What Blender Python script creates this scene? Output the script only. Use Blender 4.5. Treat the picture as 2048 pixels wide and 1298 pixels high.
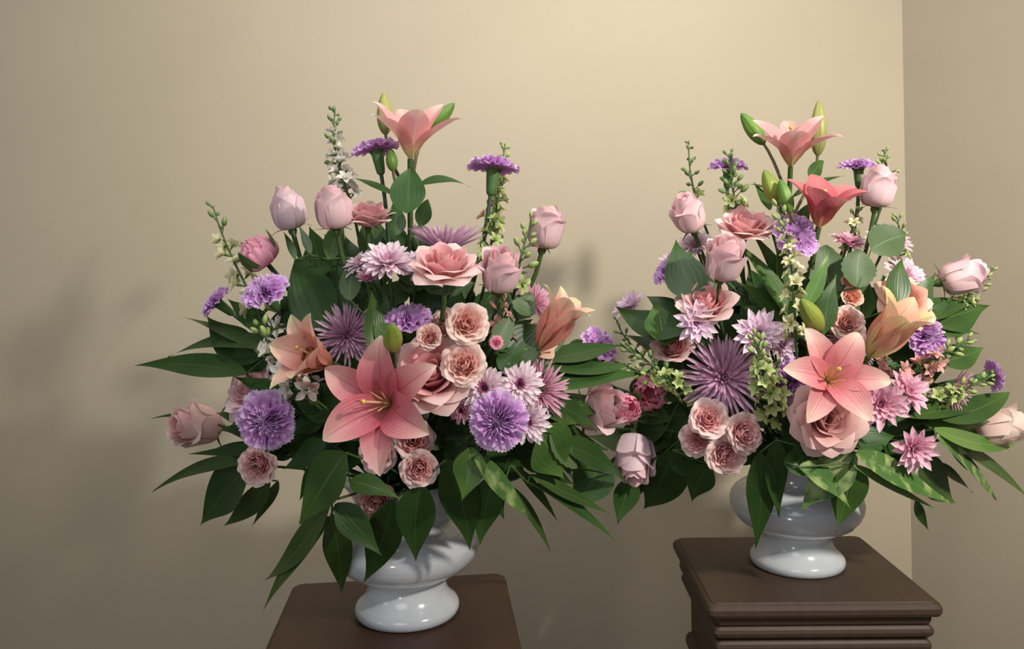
import bpy, math, random
import numpy as np
from mathutils import Vector, Matrix

for _o in list(bpy.data.objects):
    bpy.data.objects.remove(_o, do_unlink=True)
scene = bpy.context.scene
COL = scene.collection

# ------------------------------------------------------------------ camera
F, CX, CY, CAM_H, ROLL = 1620.0, 1024.0, 530.0, 1.5, math.radians(-1.0)
cam_d = bpy.data.cameras.new('camera')
cam_d.sensor_width = 36.0
cam_d.lens = 36.0 * F / 2048.0
cam_d.shift_y = -(649.0 - CY) / 2048.0
cam_d.clip_start = 0.02
cam = bpy.data.objects.new('camera', cam_d)
COL.objects.link(cam)
CAM_M = Matrix.Translation((0, 0, CAM_H)) @ Matrix.Rotation(math.pi / 2, 4, 'X') @ Matrix.Rotation(ROLL, 4, 'Z')
cam.matrix_world = CAM_M
scene.camera = cam
CAM_R = CAM_M.to_3x3()

# ------------------------------------------------------------------ light and exposure
scene.view_settings.view_transform = 'Standard'
scene.view_settings.look = 'None'
scene.view_settings.gamma = 1.0
scene.view_settings.use_curve_mapping = False
scene.view_settings.exposure = 0.10
world = bpy.data.worlds.new('room_light')
scene.world = world
world.use_nodes = True
world.node_tree.nodes['Background'].inputs[0].default_value = (1.0, 1.0, 1.02, 1)
world.node_tree.nodes['Background'].inputs[1].default_value = 0.10


def area_light(name, loc, target, size, power, color):
    l = bpy.data.lights.new(name, 'AREA')
    l.shape = 'DISK'
    l.size = size
    l.energy = power
    l.color = color
    o = bpy.data.objects.new(name, l)
    o.location = loc
    o.rotation_euler = (Vector(target) - Vector(loc)).to_track_quat('-Z', 'Y').to_euler()
    COL.objects.link(o)
    return o


def spot_light(name, loc, target, angle, radius, power, color):
    l = bpy.data.lights.new(name, 'SPOT')
    l.spot_size = math.radians(angle)
    l.spot_blend = 1.0
    l.shadow_soft_size = radius
    l.energy = power
    l.color = color
    o = bpy.data.objects.new(name, l)
    o.location = loc
    o.rotation_euler = (Vector(target) - Vector(loc)).to_track_quat('-Z', 'Y').to_euler()
    COL.objects.link(o)
    return o


spot_light('wall_wash_spot', (0.75, 0.10, 2.50), (-0.45, 1.62, 2.55), 92, 0.06, 74, (1.0, 0.96, 0.89))  # added spot that lifts the upper left of the back wall
spot_light('ceiling_lamp_light', (1.02, 0.02, 2.10), (0.48, 1.30, 1.48), 88, 0.045, 98, (1.0, 0.94, 0.84))
area_light('ceiling_bounce_fill', (0.0, 0.45, 2.85), (0.0, 0.46, 0.0), 1.5, 20, (1.0, 0.98, 0.94))  # added overhead fill standing in for ceiling bounce, fades down the wall
area_light('front_fill_light', (-0.40, -0.75, 2.00), (0.2, 1.2, 1.4), 1.0, 5.5, (0.92, 0.97, 1.0))  # added soft fill near the camera to brighten the flower fronts, no window
area_light('side_window_light', (-1.8, -0.2, 1.6), (-0.1, 1.1, 1.2), 0.5, 1.2, (0.72, 0.87, 1.0))
area_light('table_lamp_light', (-0.45, -0.35, 0.85), (0.5, 1.3, 1.7), 0.12, 1.3, (1.0, 0.94, 0.84))


# ------------------------------------------------------------------ helpers
LIFT = [0.0]      # petals are paler than they look: light bounces between them and deepens the colour


def lin(c):
    return tuple(((v / 255) / 12.92 if v / 255 <= 0.04045 else ((v / 255 + 0.055) / 1.055) ** 2.4) for v in c) + (1.0,)


def PX(x, y, d):
    """point at distance d in front of the camera that the photograph shows at (x, y)"""
    return CAM_M @ Vector(((x - CX) / F * d, (CY - y) / F * d, -d))


def DIR(f):
    return (CAM_R @ Vector(f)).normalized()


def new_mat(name):
    m = bpy.data.materials.new(name)
    m.use_nodes = True
    return m, m.node_tree, m.node_tree.nodes['Principled BSDF']


def ramp_node(nt, stops, x, y):
    r = nt.nodes.new('ShaderNodeValToRGB')
    e = r.color_ramp.elements
    while len(e) > 1:
        e.remove(e[-1])
    e[0].position, e[0].color = stops[0][0], lin(stops[0][1])
    for p, c in stops[1:]:
        k = e.new(p)
        k.color = lin(c)
    return r


def petal_mat(name, stops, rough=0.55, transl=0.3, vein=0.0, vary=0.12, rib=None, freq=26.0, spots=None):
    """petal or leaf: colour runs from base (0) to tip (1), fine veins along it, some light passes through"""
    m, nt, b = new_mat(name)
    N, Lk = nt.nodes, nt.links
    lift = LIFT[0] * (0.3 if 'lily' in name else 1.0)
    stops = [(q, tuple(v + lift * (252 - v) for v in c)) for q, c in stops]
    uv = N.new('ShaderNodeUVMap')
    sep = N.new('ShaderNodeSeparateXYZ')
    Lk.new(uv.outputs[0], sep.inputs[0])
    rp = ramp_node(nt, stops, 0, 0)
    ns = N.new('ShaderNodeTexNoise')
    ns.inputs['Scale'].default_value = 5.0
    tc = N.new('ShaderNodeTexCoord')
    Lk.new(tc.outputs['Object'], ns.inputs['Vector'])
    ad = N.new('ShaderNodeMath')
    ad.operation = 'MULTIPLY_ADD'
    ad.inputs[1].default_value = 0.25
    Lk.new(ns.outputs[0], ad.inputs[0])
    sb = N.new('ShaderNodeMath')
    sb.operation = 'SUBTRACT'
    sb.inputs[1].default_value = 0.125
    Lk.new(sep.outputs['Y'], sb.inputs[0])
    Lk.new(sb.outputs[0], ad.inputs[2])
    Lk.new(ad.outputs[0], rp.inputs[0])
    colour = rp.outputs[0]
    if rib:
        # a midrib along the centre line
        mu = N.new('ShaderNodeMath'); mu.operation = 'SUBTRACT'; mu.inputs[1].default_value = 0.5
        ab = N.new('ShaderNodeMath'); ab.operation = 'ABSOLUTE'
        mr = N.new('ShaderNodeMapRange')
        mr.inputs[1].default_value, mr.inputs[2].default_value = rib[1] * 0.25, rib[1]
        mr.inputs[3].default_value, mr.inputs[4].default_value = rib[2], 0.0
        Lk.new(sep.outputs['X'], mu.inputs[0]); Lk.new(mu.outputs[0], ab.inputs[0]); Lk.new(ab.outputs[0], mr.inputs[0])
        mx = N.new('ShaderNodeMixRGB'); mx.inputs[2].default_value = lin(rib[0])
        Lk.new(mr.outputs[0], mx.inputs[0]); Lk.new(colour, mx.inputs[1])
        colour = mx.outputs[0]
    if spots:
        n2 = N.new('ShaderNodeTexNoise'); n2.inputs['Scale'].default_value = spots[1]
        n2.inputs['Detail'].default_value = 3
        Lk.new(tc.outputs['Object'], n2.inputs['Vector'])
        m2 = N.new('ShaderNodeMapRange')
        m2.inputs[1].default_value, m2.inputs[2].default_value = 0.5, 0.66
        m2.inputs[4].default_value = spots[2]
        Lk.new(n2.outputs[0], m2.inputs[0])
        mx = N.new('ShaderNodeMixRGB'); mx.inputs[2].default_value = lin(spots[0])
        Lk.new(m2.outputs[0], mx.inputs[0]); Lk.new(colour, mx.inputs[1])
        colour = mx.outputs[0]
    oi = N.new('ShaderNodeObjectInfo')
    vr = N.new('ShaderNodeMapRange')
    vr.inputs[3].default_value, vr.inputs[4].default_value = 1 - vary, 1 + vary * 0.6
    Lk.new(oi.outputs['Random'], vr.inputs[0])
    hs = N.new('ShaderNodeHueSaturation')
    Lk.new(vr.outputs[0], hs.inputs['Value']); Lk.new(colour, hs.inputs['Color'])
    colour = hs.outputs[0]
    Lk.new(colour, b.inputs['Base Color'])
    b.inputs['Roughness'].default_value = rough
    b.inputs['Specular IOR Level'].default_value = 0.35
    if vein > 0:
        ml = N.new('ShaderNodeMath'); ml.operation = 'MULTIPLY'; ml.inputs[1].default_value = freq * math.pi
        si = N.new('ShaderNodeMath'); si.operation = 'SINE'
        Lk.new(sep.outputs['X'], ml.inputs[0]); Lk.new(ml.outputs[0], si.inputs[0])
        bp = N.new('ShaderNodeBump'); bp.inputs['Strength'].default_value = vein; bp.inputs['Distance'].default_value = 0.001
        Lk.new(si.outputs[0], bp.inputs['Height']); Lk.new(bp.outputs[0], b.inputs['Normal'])
    tr = N.new('ShaderNodeBsdfTranslucent')
    Lk.new(colour, tr.inputs[0])
    mix = N.new('ShaderNodeMixShader'); mix.inputs[0].default_value = transl
    Lk.new(b.outputs[0], mix.inputs[1]); Lk.new(tr.outputs[0], mix.inputs[2])
    Lk.new(mix.outputs[0], N['Material Output'].inputs[0])
    return m


def plain_mat(name, c, rough=0.5, bump=None, var=None, spec=0.4, coat=0.0):
    m, nt, b = new_mat(name)
    N, Lk = nt.nodes, nt.links
    b.inputs['Base Color'].default_value = lin(c)
    b.inputs['Roughness'].default_value = rough
    b.inputs['Specular IOR Level'].default_value = spec
    b.inputs['Coat Weight'].default_value = coat
    b.inputs['Coat Roughness'].default_value = 0.08
    tc = N.new('ShaderNodeTexCoord')
    if var:
        mp = N.new('ShaderNodeMapping'); mp.inputs['Scale'].default_value = var[2]
        ns = N.new('ShaderNodeTexNoise'); ns.inputs['Scale'].default_value = var[1]; ns.inputs['Detail'].default_value = 6
        Lk.new(tc.outputs['Object'], mp.inputs[0]); Lk.new(mp.outputs[0], ns.inputs['Vector'])
        rp = ramp_node(nt, [(0.3, c), (0.7, var[0])], 0, 0)
        Lk.new(ns.outputs[0], rp.inputs[0]); Lk.new(rp.outputs[0], b.inputs['Base Color'])
    if bump:
        mp = N.new('ShaderNodeMapping'); mp.inputs['Scale'].default_value = bump[2]
        ns = N.new('ShaderNodeTexNoise'); ns.inputs['Scale'].default_value = bump[0]; ns.inputs['Detail'].default_value = 3
        Lk.new(tc.outputs['Object'], mp.inputs[0]); Lk.new(mp.outputs[0], ns.inputs['Vector'])
        bp = N.new('ShaderNodeBump'); bp.inputs['Strength'].default_value = bump[1]; bp.inputs['Distance'].default_value = 0.002
        Lk.new(ns.outputs[0], bp.inputs['Height']); Lk.new(bp.outputs[0], b.inputs['Normal'])
    return m


def mesh_from(name, verts, faces, mats, uv=None, slots=None, smooth=True):
    me = bpy.data.meshes.new(name)
    me.from_pydata([tuple(map(float, v)) for v in verts], [], faces)
    for m in (mats if isinstance(mats, (list, tuple)) else [mats]):
        me.materials.append(m)
    if uv is not None:
        ul = me.uv_layers.new(name='UVMap')
        li = np.empty(len(me.loops), dtype=np.int32)
        me.loops.foreach_get('vertex_index', li)
        ul.data.foreach_set('uv', np.asarray(uv, dtype=np.float32)[li].ravel())
    if smooth:
        me.polygons.foreach_set('use_smooth', [True] * len(me.polygons))
    if slots is not None:
        me.polygons.foreach_set('material_index', slots)
    me.update()
    return me


class Surf:
    """collects grids of points and joins them into one mesh"""
    def __init__(self):
        self.v, self.f, self.uv, self.s = [], [], [], []

    def grid(self, P, slot=0, wrap=False):
        nv, nu = P.shape[:2]
        o = len(self.v)
        for j in range(nv):
            for i in range(nu):
                self.v.append(P[j, i])
                self.uv.append((i / max(1, nu - 1), j / max(1, nv - 1)))
        for j in range(nv - 1):
            for i in range(nu if wrap else nu - 1):
                i2 = (i + 1) % nu
                self.f.append((o + j * nu + i, o + j * nu + i2, o + (j + 1) * nu + i2, o + (j + 1) * nu + i))
                self.s.append(slot)
        return self

    def lathe(self, prof, n=32, slot=0, lobes=None):
        th = np.linspace(0, 2 * math.pi, n, endpoint=False)
        P = np.zeros((len(prof), n, 3))
        for j, (r, z) in enumerate(prof):
            rr = np.full(n, r) if lobes is None else r * (1 + lobes[1] * np.cos(lobes[0] * th))
            P[j, :, 0], P[j, :, 1], P[j, :, 2] = rr * np.cos(th), rr * np.sin(th), z
        return self.grid(P, slot, True)

    def tube(self, pts, radii, n=6, slot=0):
        pts = [Vector(p) for p in pts]
        P = np.zeros((len(pts), n, 3))
        up = Vector((0.3, 0.2, 0.93))
        for j, p in enumerate(pts):
            t = (pts[min(j + 1, len(pts) - 1)] - pts[max(j - 1, 0)]).normalized()
            a = t.cross(up)
            if a.length < 1e-3:
                a = t.cross(Vector((1, 0, 0)))
            a.normalize()
            b = t.cross(a)
            r = radii[j] if isinstance(radii, (list, tuple)) else radii
            for i in range(n):
                q = p + (a * math.cos(2 * math.pi * i / n) + b * math.sin(2 * math.pi * i / n)) * r
                P[j, i] = q
        return self.grid(P, slot, True)

    def mesh(self, name, mats, smooth=True):
        return mesh_from(name, self.v, self.f, mats, self.uv, self.s, smooth)


def put(name, me, parent=None, M=None):
    o = bpy.data.objects.new(name, me)
    if parent is not None:
        o.parent = parent
    if M is not None:
        o.matrix_basis = M
    COL.objects.link(o)
    return o


def tag(o, label=None, cat=None, group=None, kind=None):
    if label: o['label'] = label
    if cat: o['category'] = cat
    if group: o['group'] = group
    if kind: o['kind'] = kind
    return o


def thing(name, M, label, cat, group=None):
    o = bpy.data.objects.new(name, None)
    o.empty_display_size = 0.02
    o.matrix_world = M
    COL.objects.link(o)
    return tag(o, label, cat, group)


def bez(p0, p1, p2, p3, n):
    r = []
    for i in range(n):
        t = i / (n - 1)
        s = 1 - t
        r.append(p0 * s ** 3 + p1 * 3 * s * s * t + p2 * 3 * s * t * t + p3 * t ** 3)
    return r


# ------------------------------------------------------------------ materials
M_WALL = plain_mat('wall_paint', (182, 170, 149), 0.8, bump=(260, 0.10, (1, 1, 1)), var=((178, 166, 145), 3.0, (1, 1, 1)), spec=0.2)
M_FLOOR = plain_mat('floor_carpet', (120, 100, 84), 0.95, bump=(300, 0.4, (1, 1, 1)), var=((104, 86, 72), 40.0, (1, 1, 1)), spec=0.1)
M_WOOD = plain_mat('dark_wood', (68, 52, 40), 0.56, bump=(30, 0.05, (14, 1, 1)), var=((62, 46, 34), 9.0, (12, 1.2, 1.2)), spec=0.45)
M_WOOD2 = plain_mat('reddish_dark_wood', (64, 41, 28), 0.5, bump=(30, 0.05, (14, 1, 1)), var=((57, 36, 24), 9.0, (12, 1.2, 1.2)), spec=0.45)
M_CERAMIC = plain_mat('white_glaze', (206, 209, 214), 0.16, bump=(10, 0.25, (0.6, 0.6, 9)), var=((186, 191, 199), 6, (1, 1, 3)), spec=0.5, coat=0.5)
M_FOAM = plain_mat('wet_green_foam', (38, 58, 34), 0.9, bump=(300, 0.5, (1, 1, 1)), spec=0.1)
M_STEM = plain_mat('green_stem', (74, 98, 50), 0.5, var=((58, 82, 42), 30, (1, 1, 1)))
M_STEM_DARK = plain_mat('blue_green_stem', (48, 72, 62), 0.5, var=((62, 88, 66), 30, (1, 1, 1)))
M_STEM_BROWN = plain_mat('brown_green_stem', (96, 82, 56), 0.5, var=((82, 92, 52), 30, (1, 1, 1)))
M_CALYX = petal_mat('calyx_green', [(0, (72, 104, 60)), (0.6, (84, 122, 66)), (1, (110, 140, 84))], 0.5, 0.12)
M_SEPAL = petal_mat('sepal_green', [(0, (104, 134, 70)), (1, (66, 92, 50))], 0.5, 0.2)

M_LEAF = {
    'dark': petal_mat('dark_green_leaf', [(0, (58, 88, 42)), (0.5, (46, 76, 33)), (1, (60, 92, 40))], 0.4, 0.14, 0.08, 0.25, rib=((84, 112, 64), 0.03, 0.5), freq=16),
    'green': petal_mat('mid_green_leaf', [(0, (76, 104, 50)), (0.5, (58, 88, 40)), (1, (84, 114, 50))], 0.38, 0.18, 0.08, 0.22, rib=((112, 142, 78), 0.03, 0.5), freq=16),
    'lime': petal_mat('lime_green_leaf', [(0, (102, 136, 64)), (0.5, (86, 126, 56)), (1, (118, 152, 72))], 0.38, 0.22, 0.08, 0.15, rib=((146, 172, 98), 0.03, 0.5), freq=16),
    'mottled': petal_mat('mottled_leaf', [(0, (86, 118, 62)), (0.5, (74, 112, 56)), (1, (104, 138, 70))], 0.36, 0.2, 0.08, 0.15, rib=((132, 160, 90), 0.025, 0.4), freq=16, spots=((180, 196, 128), 38.0, 0.75)),
    'rose': petal_mat('rose_leaf', [(0, (92, 112, 74)), (0.5, (80, 102, 64)), (1, (86, 108, 68))], 0.5, 0.12, 0.0, 0.15, rib=((118, 140, 106), 0.025, 0.8), freq=10),
}

# ------------------------------------------------------------------ petal geometry
def profile(L, keys, r0=0.01, n=48):
    """walks a petal's centre line: keys are (fraction, tangent angle from the flower's axis in degrees)"""
    t = np.linspace(0, 1, n)
    a = np.radians(np.interp(t, [k[0] for k in keys], [k[1] for k in keys]))
    d = L / (n - 1)
    r = r0 + np.concatenate([[0], np.cumsum((np.sin(a[1:]) + np.sin(a[:-1])) / 2 * d)])
    z = np.concatenate([[0], np.cumsum((np.cos(a[1:]) + np.cos(a[:-1])) / 2 * d)])
    return t, r, z, a


def polar(L, keys, W, phase=0.0, r0=0.01, edge=0.25, ep=2.6, nu=9, nv=9, skew=0.0, ruf=0.0, rf=3.0, seed=0.0,
          serr=0.0, curl=0.0, point=0.0, wb=0.75, rufp=2.0):
    """a broad petal that wraps the axis over +-W radians"""
    u = np.linspace(-1, 1, nu)[None, :]
    v = np.linspace(0, 1, nv)[:, None]
    tm = 1 - edge * np.abs(u) ** ep + point * (1 - np.abs(u)) ** 2
    if serr:
        tm = tm + serr * (np.arange(nu) % 2 - 0.5)[None, :] + serr * 0.6 * np.sin(5.3 * u + seed)
    t = v * tm
    tt, rr, zz, aa = profile(L, keys, r0)
    tc = np.clip(t, 0, 1)
    r, z, a = np.interp(tc, tt, rr), np.interp(tc, tt, zz), np.interp(tc, tt, aa)
    ex = (t - tc) * L
    r = r + ex * np.sin(a)
    z = z + ex * np.cos(a)
    n = ruf * np.sin(rf * math.pi * u + seed) * v ** rufp + curl * v ** 3 * np.abs(u) ** 2
    r = (r + n * np.cos(a)) * (1 + skew * u)
    z = z - n * np.sin(a)
    ang = phase + u * W * (wb + (1 - wb) * t)
    P = np.zeros((nv, nu, 3))
    P[..., 0], P[..., 1], P[..., 2] = r * np.cos(ang), r * np.sin(ang), z
    return P


def strip(L, keys, w, wp=None, cup=0.3, groove=0.0, nu=5, nv=10, r0=0.01, phase=0.0, ruf=0.0, seed=0.0, side=0.0):
    """a long petal along its own centre line; w is the half width"""
    u = np.linspace(-1, 1, nu)[None, :]
    v = np.linspace(0, 1, nv)[:, None]
    tt, rr, zz, aa = profile(L, keys, r0)
    wp = wp or (lambda t: np.sin(math.pi * np.clip(t, 0, 1) ** 0.8) ** 0.75)
    ww = w * wp(v)
    r, z, a = np.interp(v, tt, rr), np.interp(v, tt, zz), np.interp(v, tt, aa)
    n = -cup * u ** 2 * ww + groove * np.clip(1 - np.abs(u) * 2.2, 0, 1) * ww + ruf * np.sin(9 * v + seed + u) * np.abs(u) * ww
    P = np.zeros((nv, nu, 3))
    x = r + n * np.cos(a) + 0 * u
    y = u * ww * (1 - 0.12 * np.abs(u) * cup) + side * v ** 2 * L
    P[..., 2] = z - n * np.sin(a) + 0 * u
    c, s = math.cos(phase), math.sin(phase)
    P[..., 0], P[..., 1] = x * c - y * s, x * s + y * c
    return P


ROUND = lambda t: np.clip(0.35 + 1.1 * t, 0, 1) * np.sqrt(np.clip(1 - np.clip((t - 0.72) / 0.28, 0, 1) ** 2.2, 0.0, 1))
SHARP = lambda t: np.clip(0.3 + 1.3 * t, 0, 1) * np.clip((1.0 - t) / 0.34, 0, 1) ** 0.7
NEEDLE = lambda t: np.clip(0.55 + 0.9 * t, 0, 1) * np.sqrt(np.clip(1 - np.clip((t - 0.85) / 0.15, 0, 1) ** 2, 0.0, 1))
LILY = lambda t: np.sin(math.pi * np.clip(t, 0, 1) ** 0.95 * 0.985 + 0.03) ** 0.8

I4 = Matrix.Identity(4)


def RZ(a):
    return Matrix.Rotation(a, 4, 'Z')


def one(name, P, mat):
    return Surf().grid(P).mesh(name, mat)


def calyx_mesh(mat, R=0.1, sep=5, L=0.4, droop=120, w=0.045, hip=0.07, seed=0):
    """hip and sepals under a bloom, which sits at z = 0"""
    s = Surf()
    s.lathe([(0.012, -hip * 1.5), (hip * 0.7, -hip * 1.2), (hip, -hip * 0.4), (hip * 0.85, 0.01), (0.0, 0.02)], 10)
    rnd = random.Random(seed)
    for k in range(sep):
        d = droop * rnd.uniform(0.6, 1.25)
        s.grid(strip(L * rnd.uniform(0.75, 1.15), [(0, 70), (0.3, 85 if d > 80 else 50), (1, d)], w, lambda t: np.clip(1.15 - t, 0, 1) ** 0.9 * np.clip(0.6 + 2 * t, 0, 1),
                     0.3, 0, 3, 7, hip * 0.8, 2 * math.pi * (k + rnd.uniform(-.2, .2)) / sep))
    return s.mesh('calyx', mat)


# every builder returns [(part name, mesh, matrix)], bloom base at the origin, axis +Z, and the height of its centre
def build_rose_bud(pal, seed, opn=0.0):
    """half open rose seen from the side as a tulip shape, about 1 high"""
    rnd = random.Random(seed)
    mi, mo = pal
    parts = []
    #        count rb    L     mid  neck   tip      W     mat
    rings = [(3, 0.01, 1.02, 0, -6, -10, 1.7, mi), (3, 0.05, 1.04, 2, -11, -10, 1.4, mi),
             (3, 0.10, 1.05, 3, -15 + opn * 9, -6 + opn * 16, 1.25, mi), (3, 0.15, 1.06, 5, -17 + opn * 13, 0 + opn * 30, 1.15, mo),
             (3, 0.195, 1.03, 8, -17 + opn * 17, 12 + opn * 60, 1.05, mo), (3, 0.225, 0.97 - 0.05 * opn, 10, -13 + opn * 22, 30 + opn * 85, 0.95, mo)]
    ph = rnd.uniform(0, 6)
    for q, (n, rb, L, mid, neck, tip, W, m) in enumerate(rings):
        ph += 0.9
        for k in range(n):
            l = L * rnd.uniform(0.93, 1.03)
            tb = rb / l
            keys = [(0, 86), (max(tb * 0.8, 0.01), 78), (tb + 0.16, 20), (0.48, mid * 0.5), (0.7, neck), (0.87, neck), (1, tip * rnd.uniform(0.5, 1.4))]
            P = polar(l, keys, W, ph + 2 * math.pi * k / n + rnd.uniform(-.15, .15), 0.012, 0.2, 2.4, 11, 13,
                      0.07, 0.012 if q > 1 else 0.004, 1.3, rnd.uniform(0, 6), 0, 0.06 if q > 3 else 0.01, 0.07 if q > 3 else 0.03, 0.8)
            parts.append(('petal', one('rose_bud_petal', P, m), I4))
    parts.append(('calyx', calyx_mesh(M_SEPAL, L=0.42, droop=125, w=0.05, hip=0.1, seed=seed), I4))
    return parts, 0.5


def build_open_rose(pal, seed, opn=1.0):
    """wide open garden rose, about 1 across"""
    rnd = random.Random(seed)
    mi, mo = pal
    parts = []
    rings = [(3, 0.015, 0.40, 0, -6, 1.7, mi), (3, 0.045, 0.43, 2, 4, 1.3, mi), (4, 0.085, 0.45, 8, 22, 1.05, mi), (5, 0.12, 0.47, 18, 48, 0.9, mi),
             (5, 0.15, 0.49, 32, 78, 0.82, mo), (5, 0.165, 0.51, 50, 100, 0.8, mo), (5, 0.17, 0.50, 68, 120, 0.78, mo)]
    ph = rnd.uniform(0, 6)
    for q, (n, rb, L, mid, tip, W, m) in enumerate(rings):
        ph += 0.7
        for k in range(n):
            l = L * rnd.uniform(0.94, 1.07)
            md = mid * opn * rnd.uniform(0.88, 1.12)
            keys = [(0, 80), (rb / l, 62), (rb / l + 0.16, md * 0.6 + 6), (0.72, md), (0.87, (md + tip * opn) / 2), (1, tip * opn)]
            P = polar(l, keys, W, ph + 2 * math.pi * k / n + rnd.uniform(-.12, .12), 0.012, 0.22, 2.2, 11, 12,
                      0.06, 0.012, 1.4, rnd.uniform(0, 6), 0, 0.09 if q > 2 else 0.01, 0.14 if q > 2 else 0.03, 0.78)
            parts.append(('petal', one('rose_petal', P, m), I4))
    parts.append(('calyx', calyx_mesh(M_SEPAL, L=0.24, droop=120, w=0.03, hip=0.06, seed=seed), I4))
    return parts, 0.24


def build_spray_rose(pal, seed, opn=1.0):
    """small ruffled spray rose, about 1 across"""
    rnd = random.Random(seed)
    mi, mo = pal
    parts = []
    rings = [(3, 0.02, 0.36, 0, -12, 1.5, mi), (4, 0.055, 0.38, 4, 4, 1.0, mi), (5, 0.10, 0.40, 12, 24, 0.85, mi), (5, 0.14, 0.43, 26, 50, 0.8, mi),
             (6, 0.17, 0.46, 45, 78, 0.72, mo), (6, 0.18, 0.48, 64, 104, 0.7, mo), (6, 0.18, 0.46, 80, 122, 0.68, mo)]
    ph = rnd.uniform(0, 6)
    for q, (n, rb, L, mid, tip, W, m) in enumerate(rings):
        ph += 0.6
        for k in range(n):
            l = L * rnd.uniform(0.9, 1.08)
            md = mid * opn * rnd.uniform(0.85, 1.15)
            keys = [(0, 80), (rb / l, 62), (rb / l + 0.18, md * 0.6 + 6), (0.72, md), (0.88, (md + tip * opn) / 2), (1, tip * opn)]
            P = polar(l, keys, W, ph + 2 * math.pi * k / n + rnd.uniform(-.15, .15), 0.012, 0.2, 2.4, 11, 10,
                      0.05, 0.014 + 0.004 * q, 2.2, rnd.uniform(0, 6), 0, 0.02, 0.0, 0.78)
            parts.append(('petal', one('spray_rose_petal', P, m), I4))
    parts.append(('calyx', calyx_mesh(M_SEPAL, L=0.22, droop=110, w=0.03, hip=0.07, seed=seed), I4))
    return parts, 0.22


def build_peony(pal, seed, opn=0.0):
    """tight ragged ball of petals with green bracts, about 1 across"""
    rnd = random.Random(seed)
    mi, mo = pal
    parts = []
    rings = [(5, 0.06, 0.85, -4, -30, 0.9, mi), (6, 0.14, 0.86, 2, -36, 0.75, mi), (6, 0.22, 0.88, 8, -42, 0.72, mo), (6, 0.28, 0.86, 12, -46, 0.72, mo)]
    for q, (n, rb, L, mid, tip, W, m) in enumerate(rings):
        ph = rnd.uniform(0, 6)
        for k in range(n):
            l = L * rnd.uniform(0.85, 1.03)
            keys = [(0, 86), (rb / l, 74), (rb / l + 0.15, 26), (0.6, mid), (0.85, tip * 0.7), (1, tip)]
            P = polar(l, keys, W, ph + 2 * math.pi * k / n, 0.012, 0.28, 2.0, 11, 10, 0.05, 0.03, 2.4, rnd.uniform(0, 6), 0.05, 0.0, 0.0, 0.8)
            parts.append(('petal', one('peony_petal', P, m), I4))
    for k in range(3):
        P = polar(0.85, [(0, 86), (0.3, 70), (0.5, 20), (1, -12 + 10 * k)], 0.55, 2.1 * k + seed, 0.012, 0.5, 1.6, 7, 9, 0.0, 0, 1, 0, 0, 0, 0.1, 0.7)
        P[..., :2] *= 1.06
        parts.append(('bract', one('peony_bract', P, M_SEPAL), I4))
    return parts, 0.38


def build_carnation(pal, seed, opn=1.0):
    """ruffled head with toothed fan petals, about 1 across, over a long green calyx"""
    rnd = random.Random(seed)
    mi, mo = pal
    parts = []
    rings = [(7, 0.53, 96, 0.56, 0.030, mo), (7, 0.50, 82, 0.54, 0.040, mo), (7, 0.42, 66, 0.52, 0.070, mo), (7, 0.37, 48, 0.5, 0.085, mi), (6, 0.345, 30, 0.55, 0.085, mi), (5, 0.325, 14, 0.65, 0.08, mi), (4, 0.31, 0, 0.8, 0.07, mi), (4, 0.30, -10, 0.9, 0.06, mi)]
    for q, (n, L, a, W, ruf, m) in enumerate(rings):
        ph = rnd.uniform(0, 6)
        base = []
        for w in range(3):
            keys = [(0, 12), (0.2, 20 + a * 0.3), (0.45, a * 0.9), (1, a + 8)]
            base.append(one('carnation_petal', polar(L, keys, W, 0, 0.035, 0.10, 2.5, 21, 8, 0.0, ruf, rnd.uniform(1.8, 3.0), rnd.uniform(0, 6), 0.05, 0, 0, 0.62, 1.3), m))
        for k in range(n):
            M = RZ(ph + 2 * math.pi * k / n + rnd.uniform(-.12, .12)) @ Matrix.Rotation(math.radians(rnd.uniform(-7, 7)), 4, 'Y') @ Matrix.Scale(rnd.uniform(0.92, 1.06), 4)
            parts.append(('petal', base[k % 3], M))
    s = Surf()
    s.lathe([(0.0, -0.40), (0.05, -0.40), (0.085, -0.36), (0.10, -0.25), (0.115, -0.1), (0.125, 0.02), (0.14, 0.10), (0.03, 0.11)], 12)
    for k in range(5):
        s.grid(strip(0.22, [(0, 20), (1, 48)], 0.06, SHARP, 0.3, 0, 3, 5, 0.12, 1.257 * k))
    c = s.mesh('carnation_calyx', M_CALYX)
    parts.append(('calyx', c, I4))
    return parts, 0.2


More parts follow.
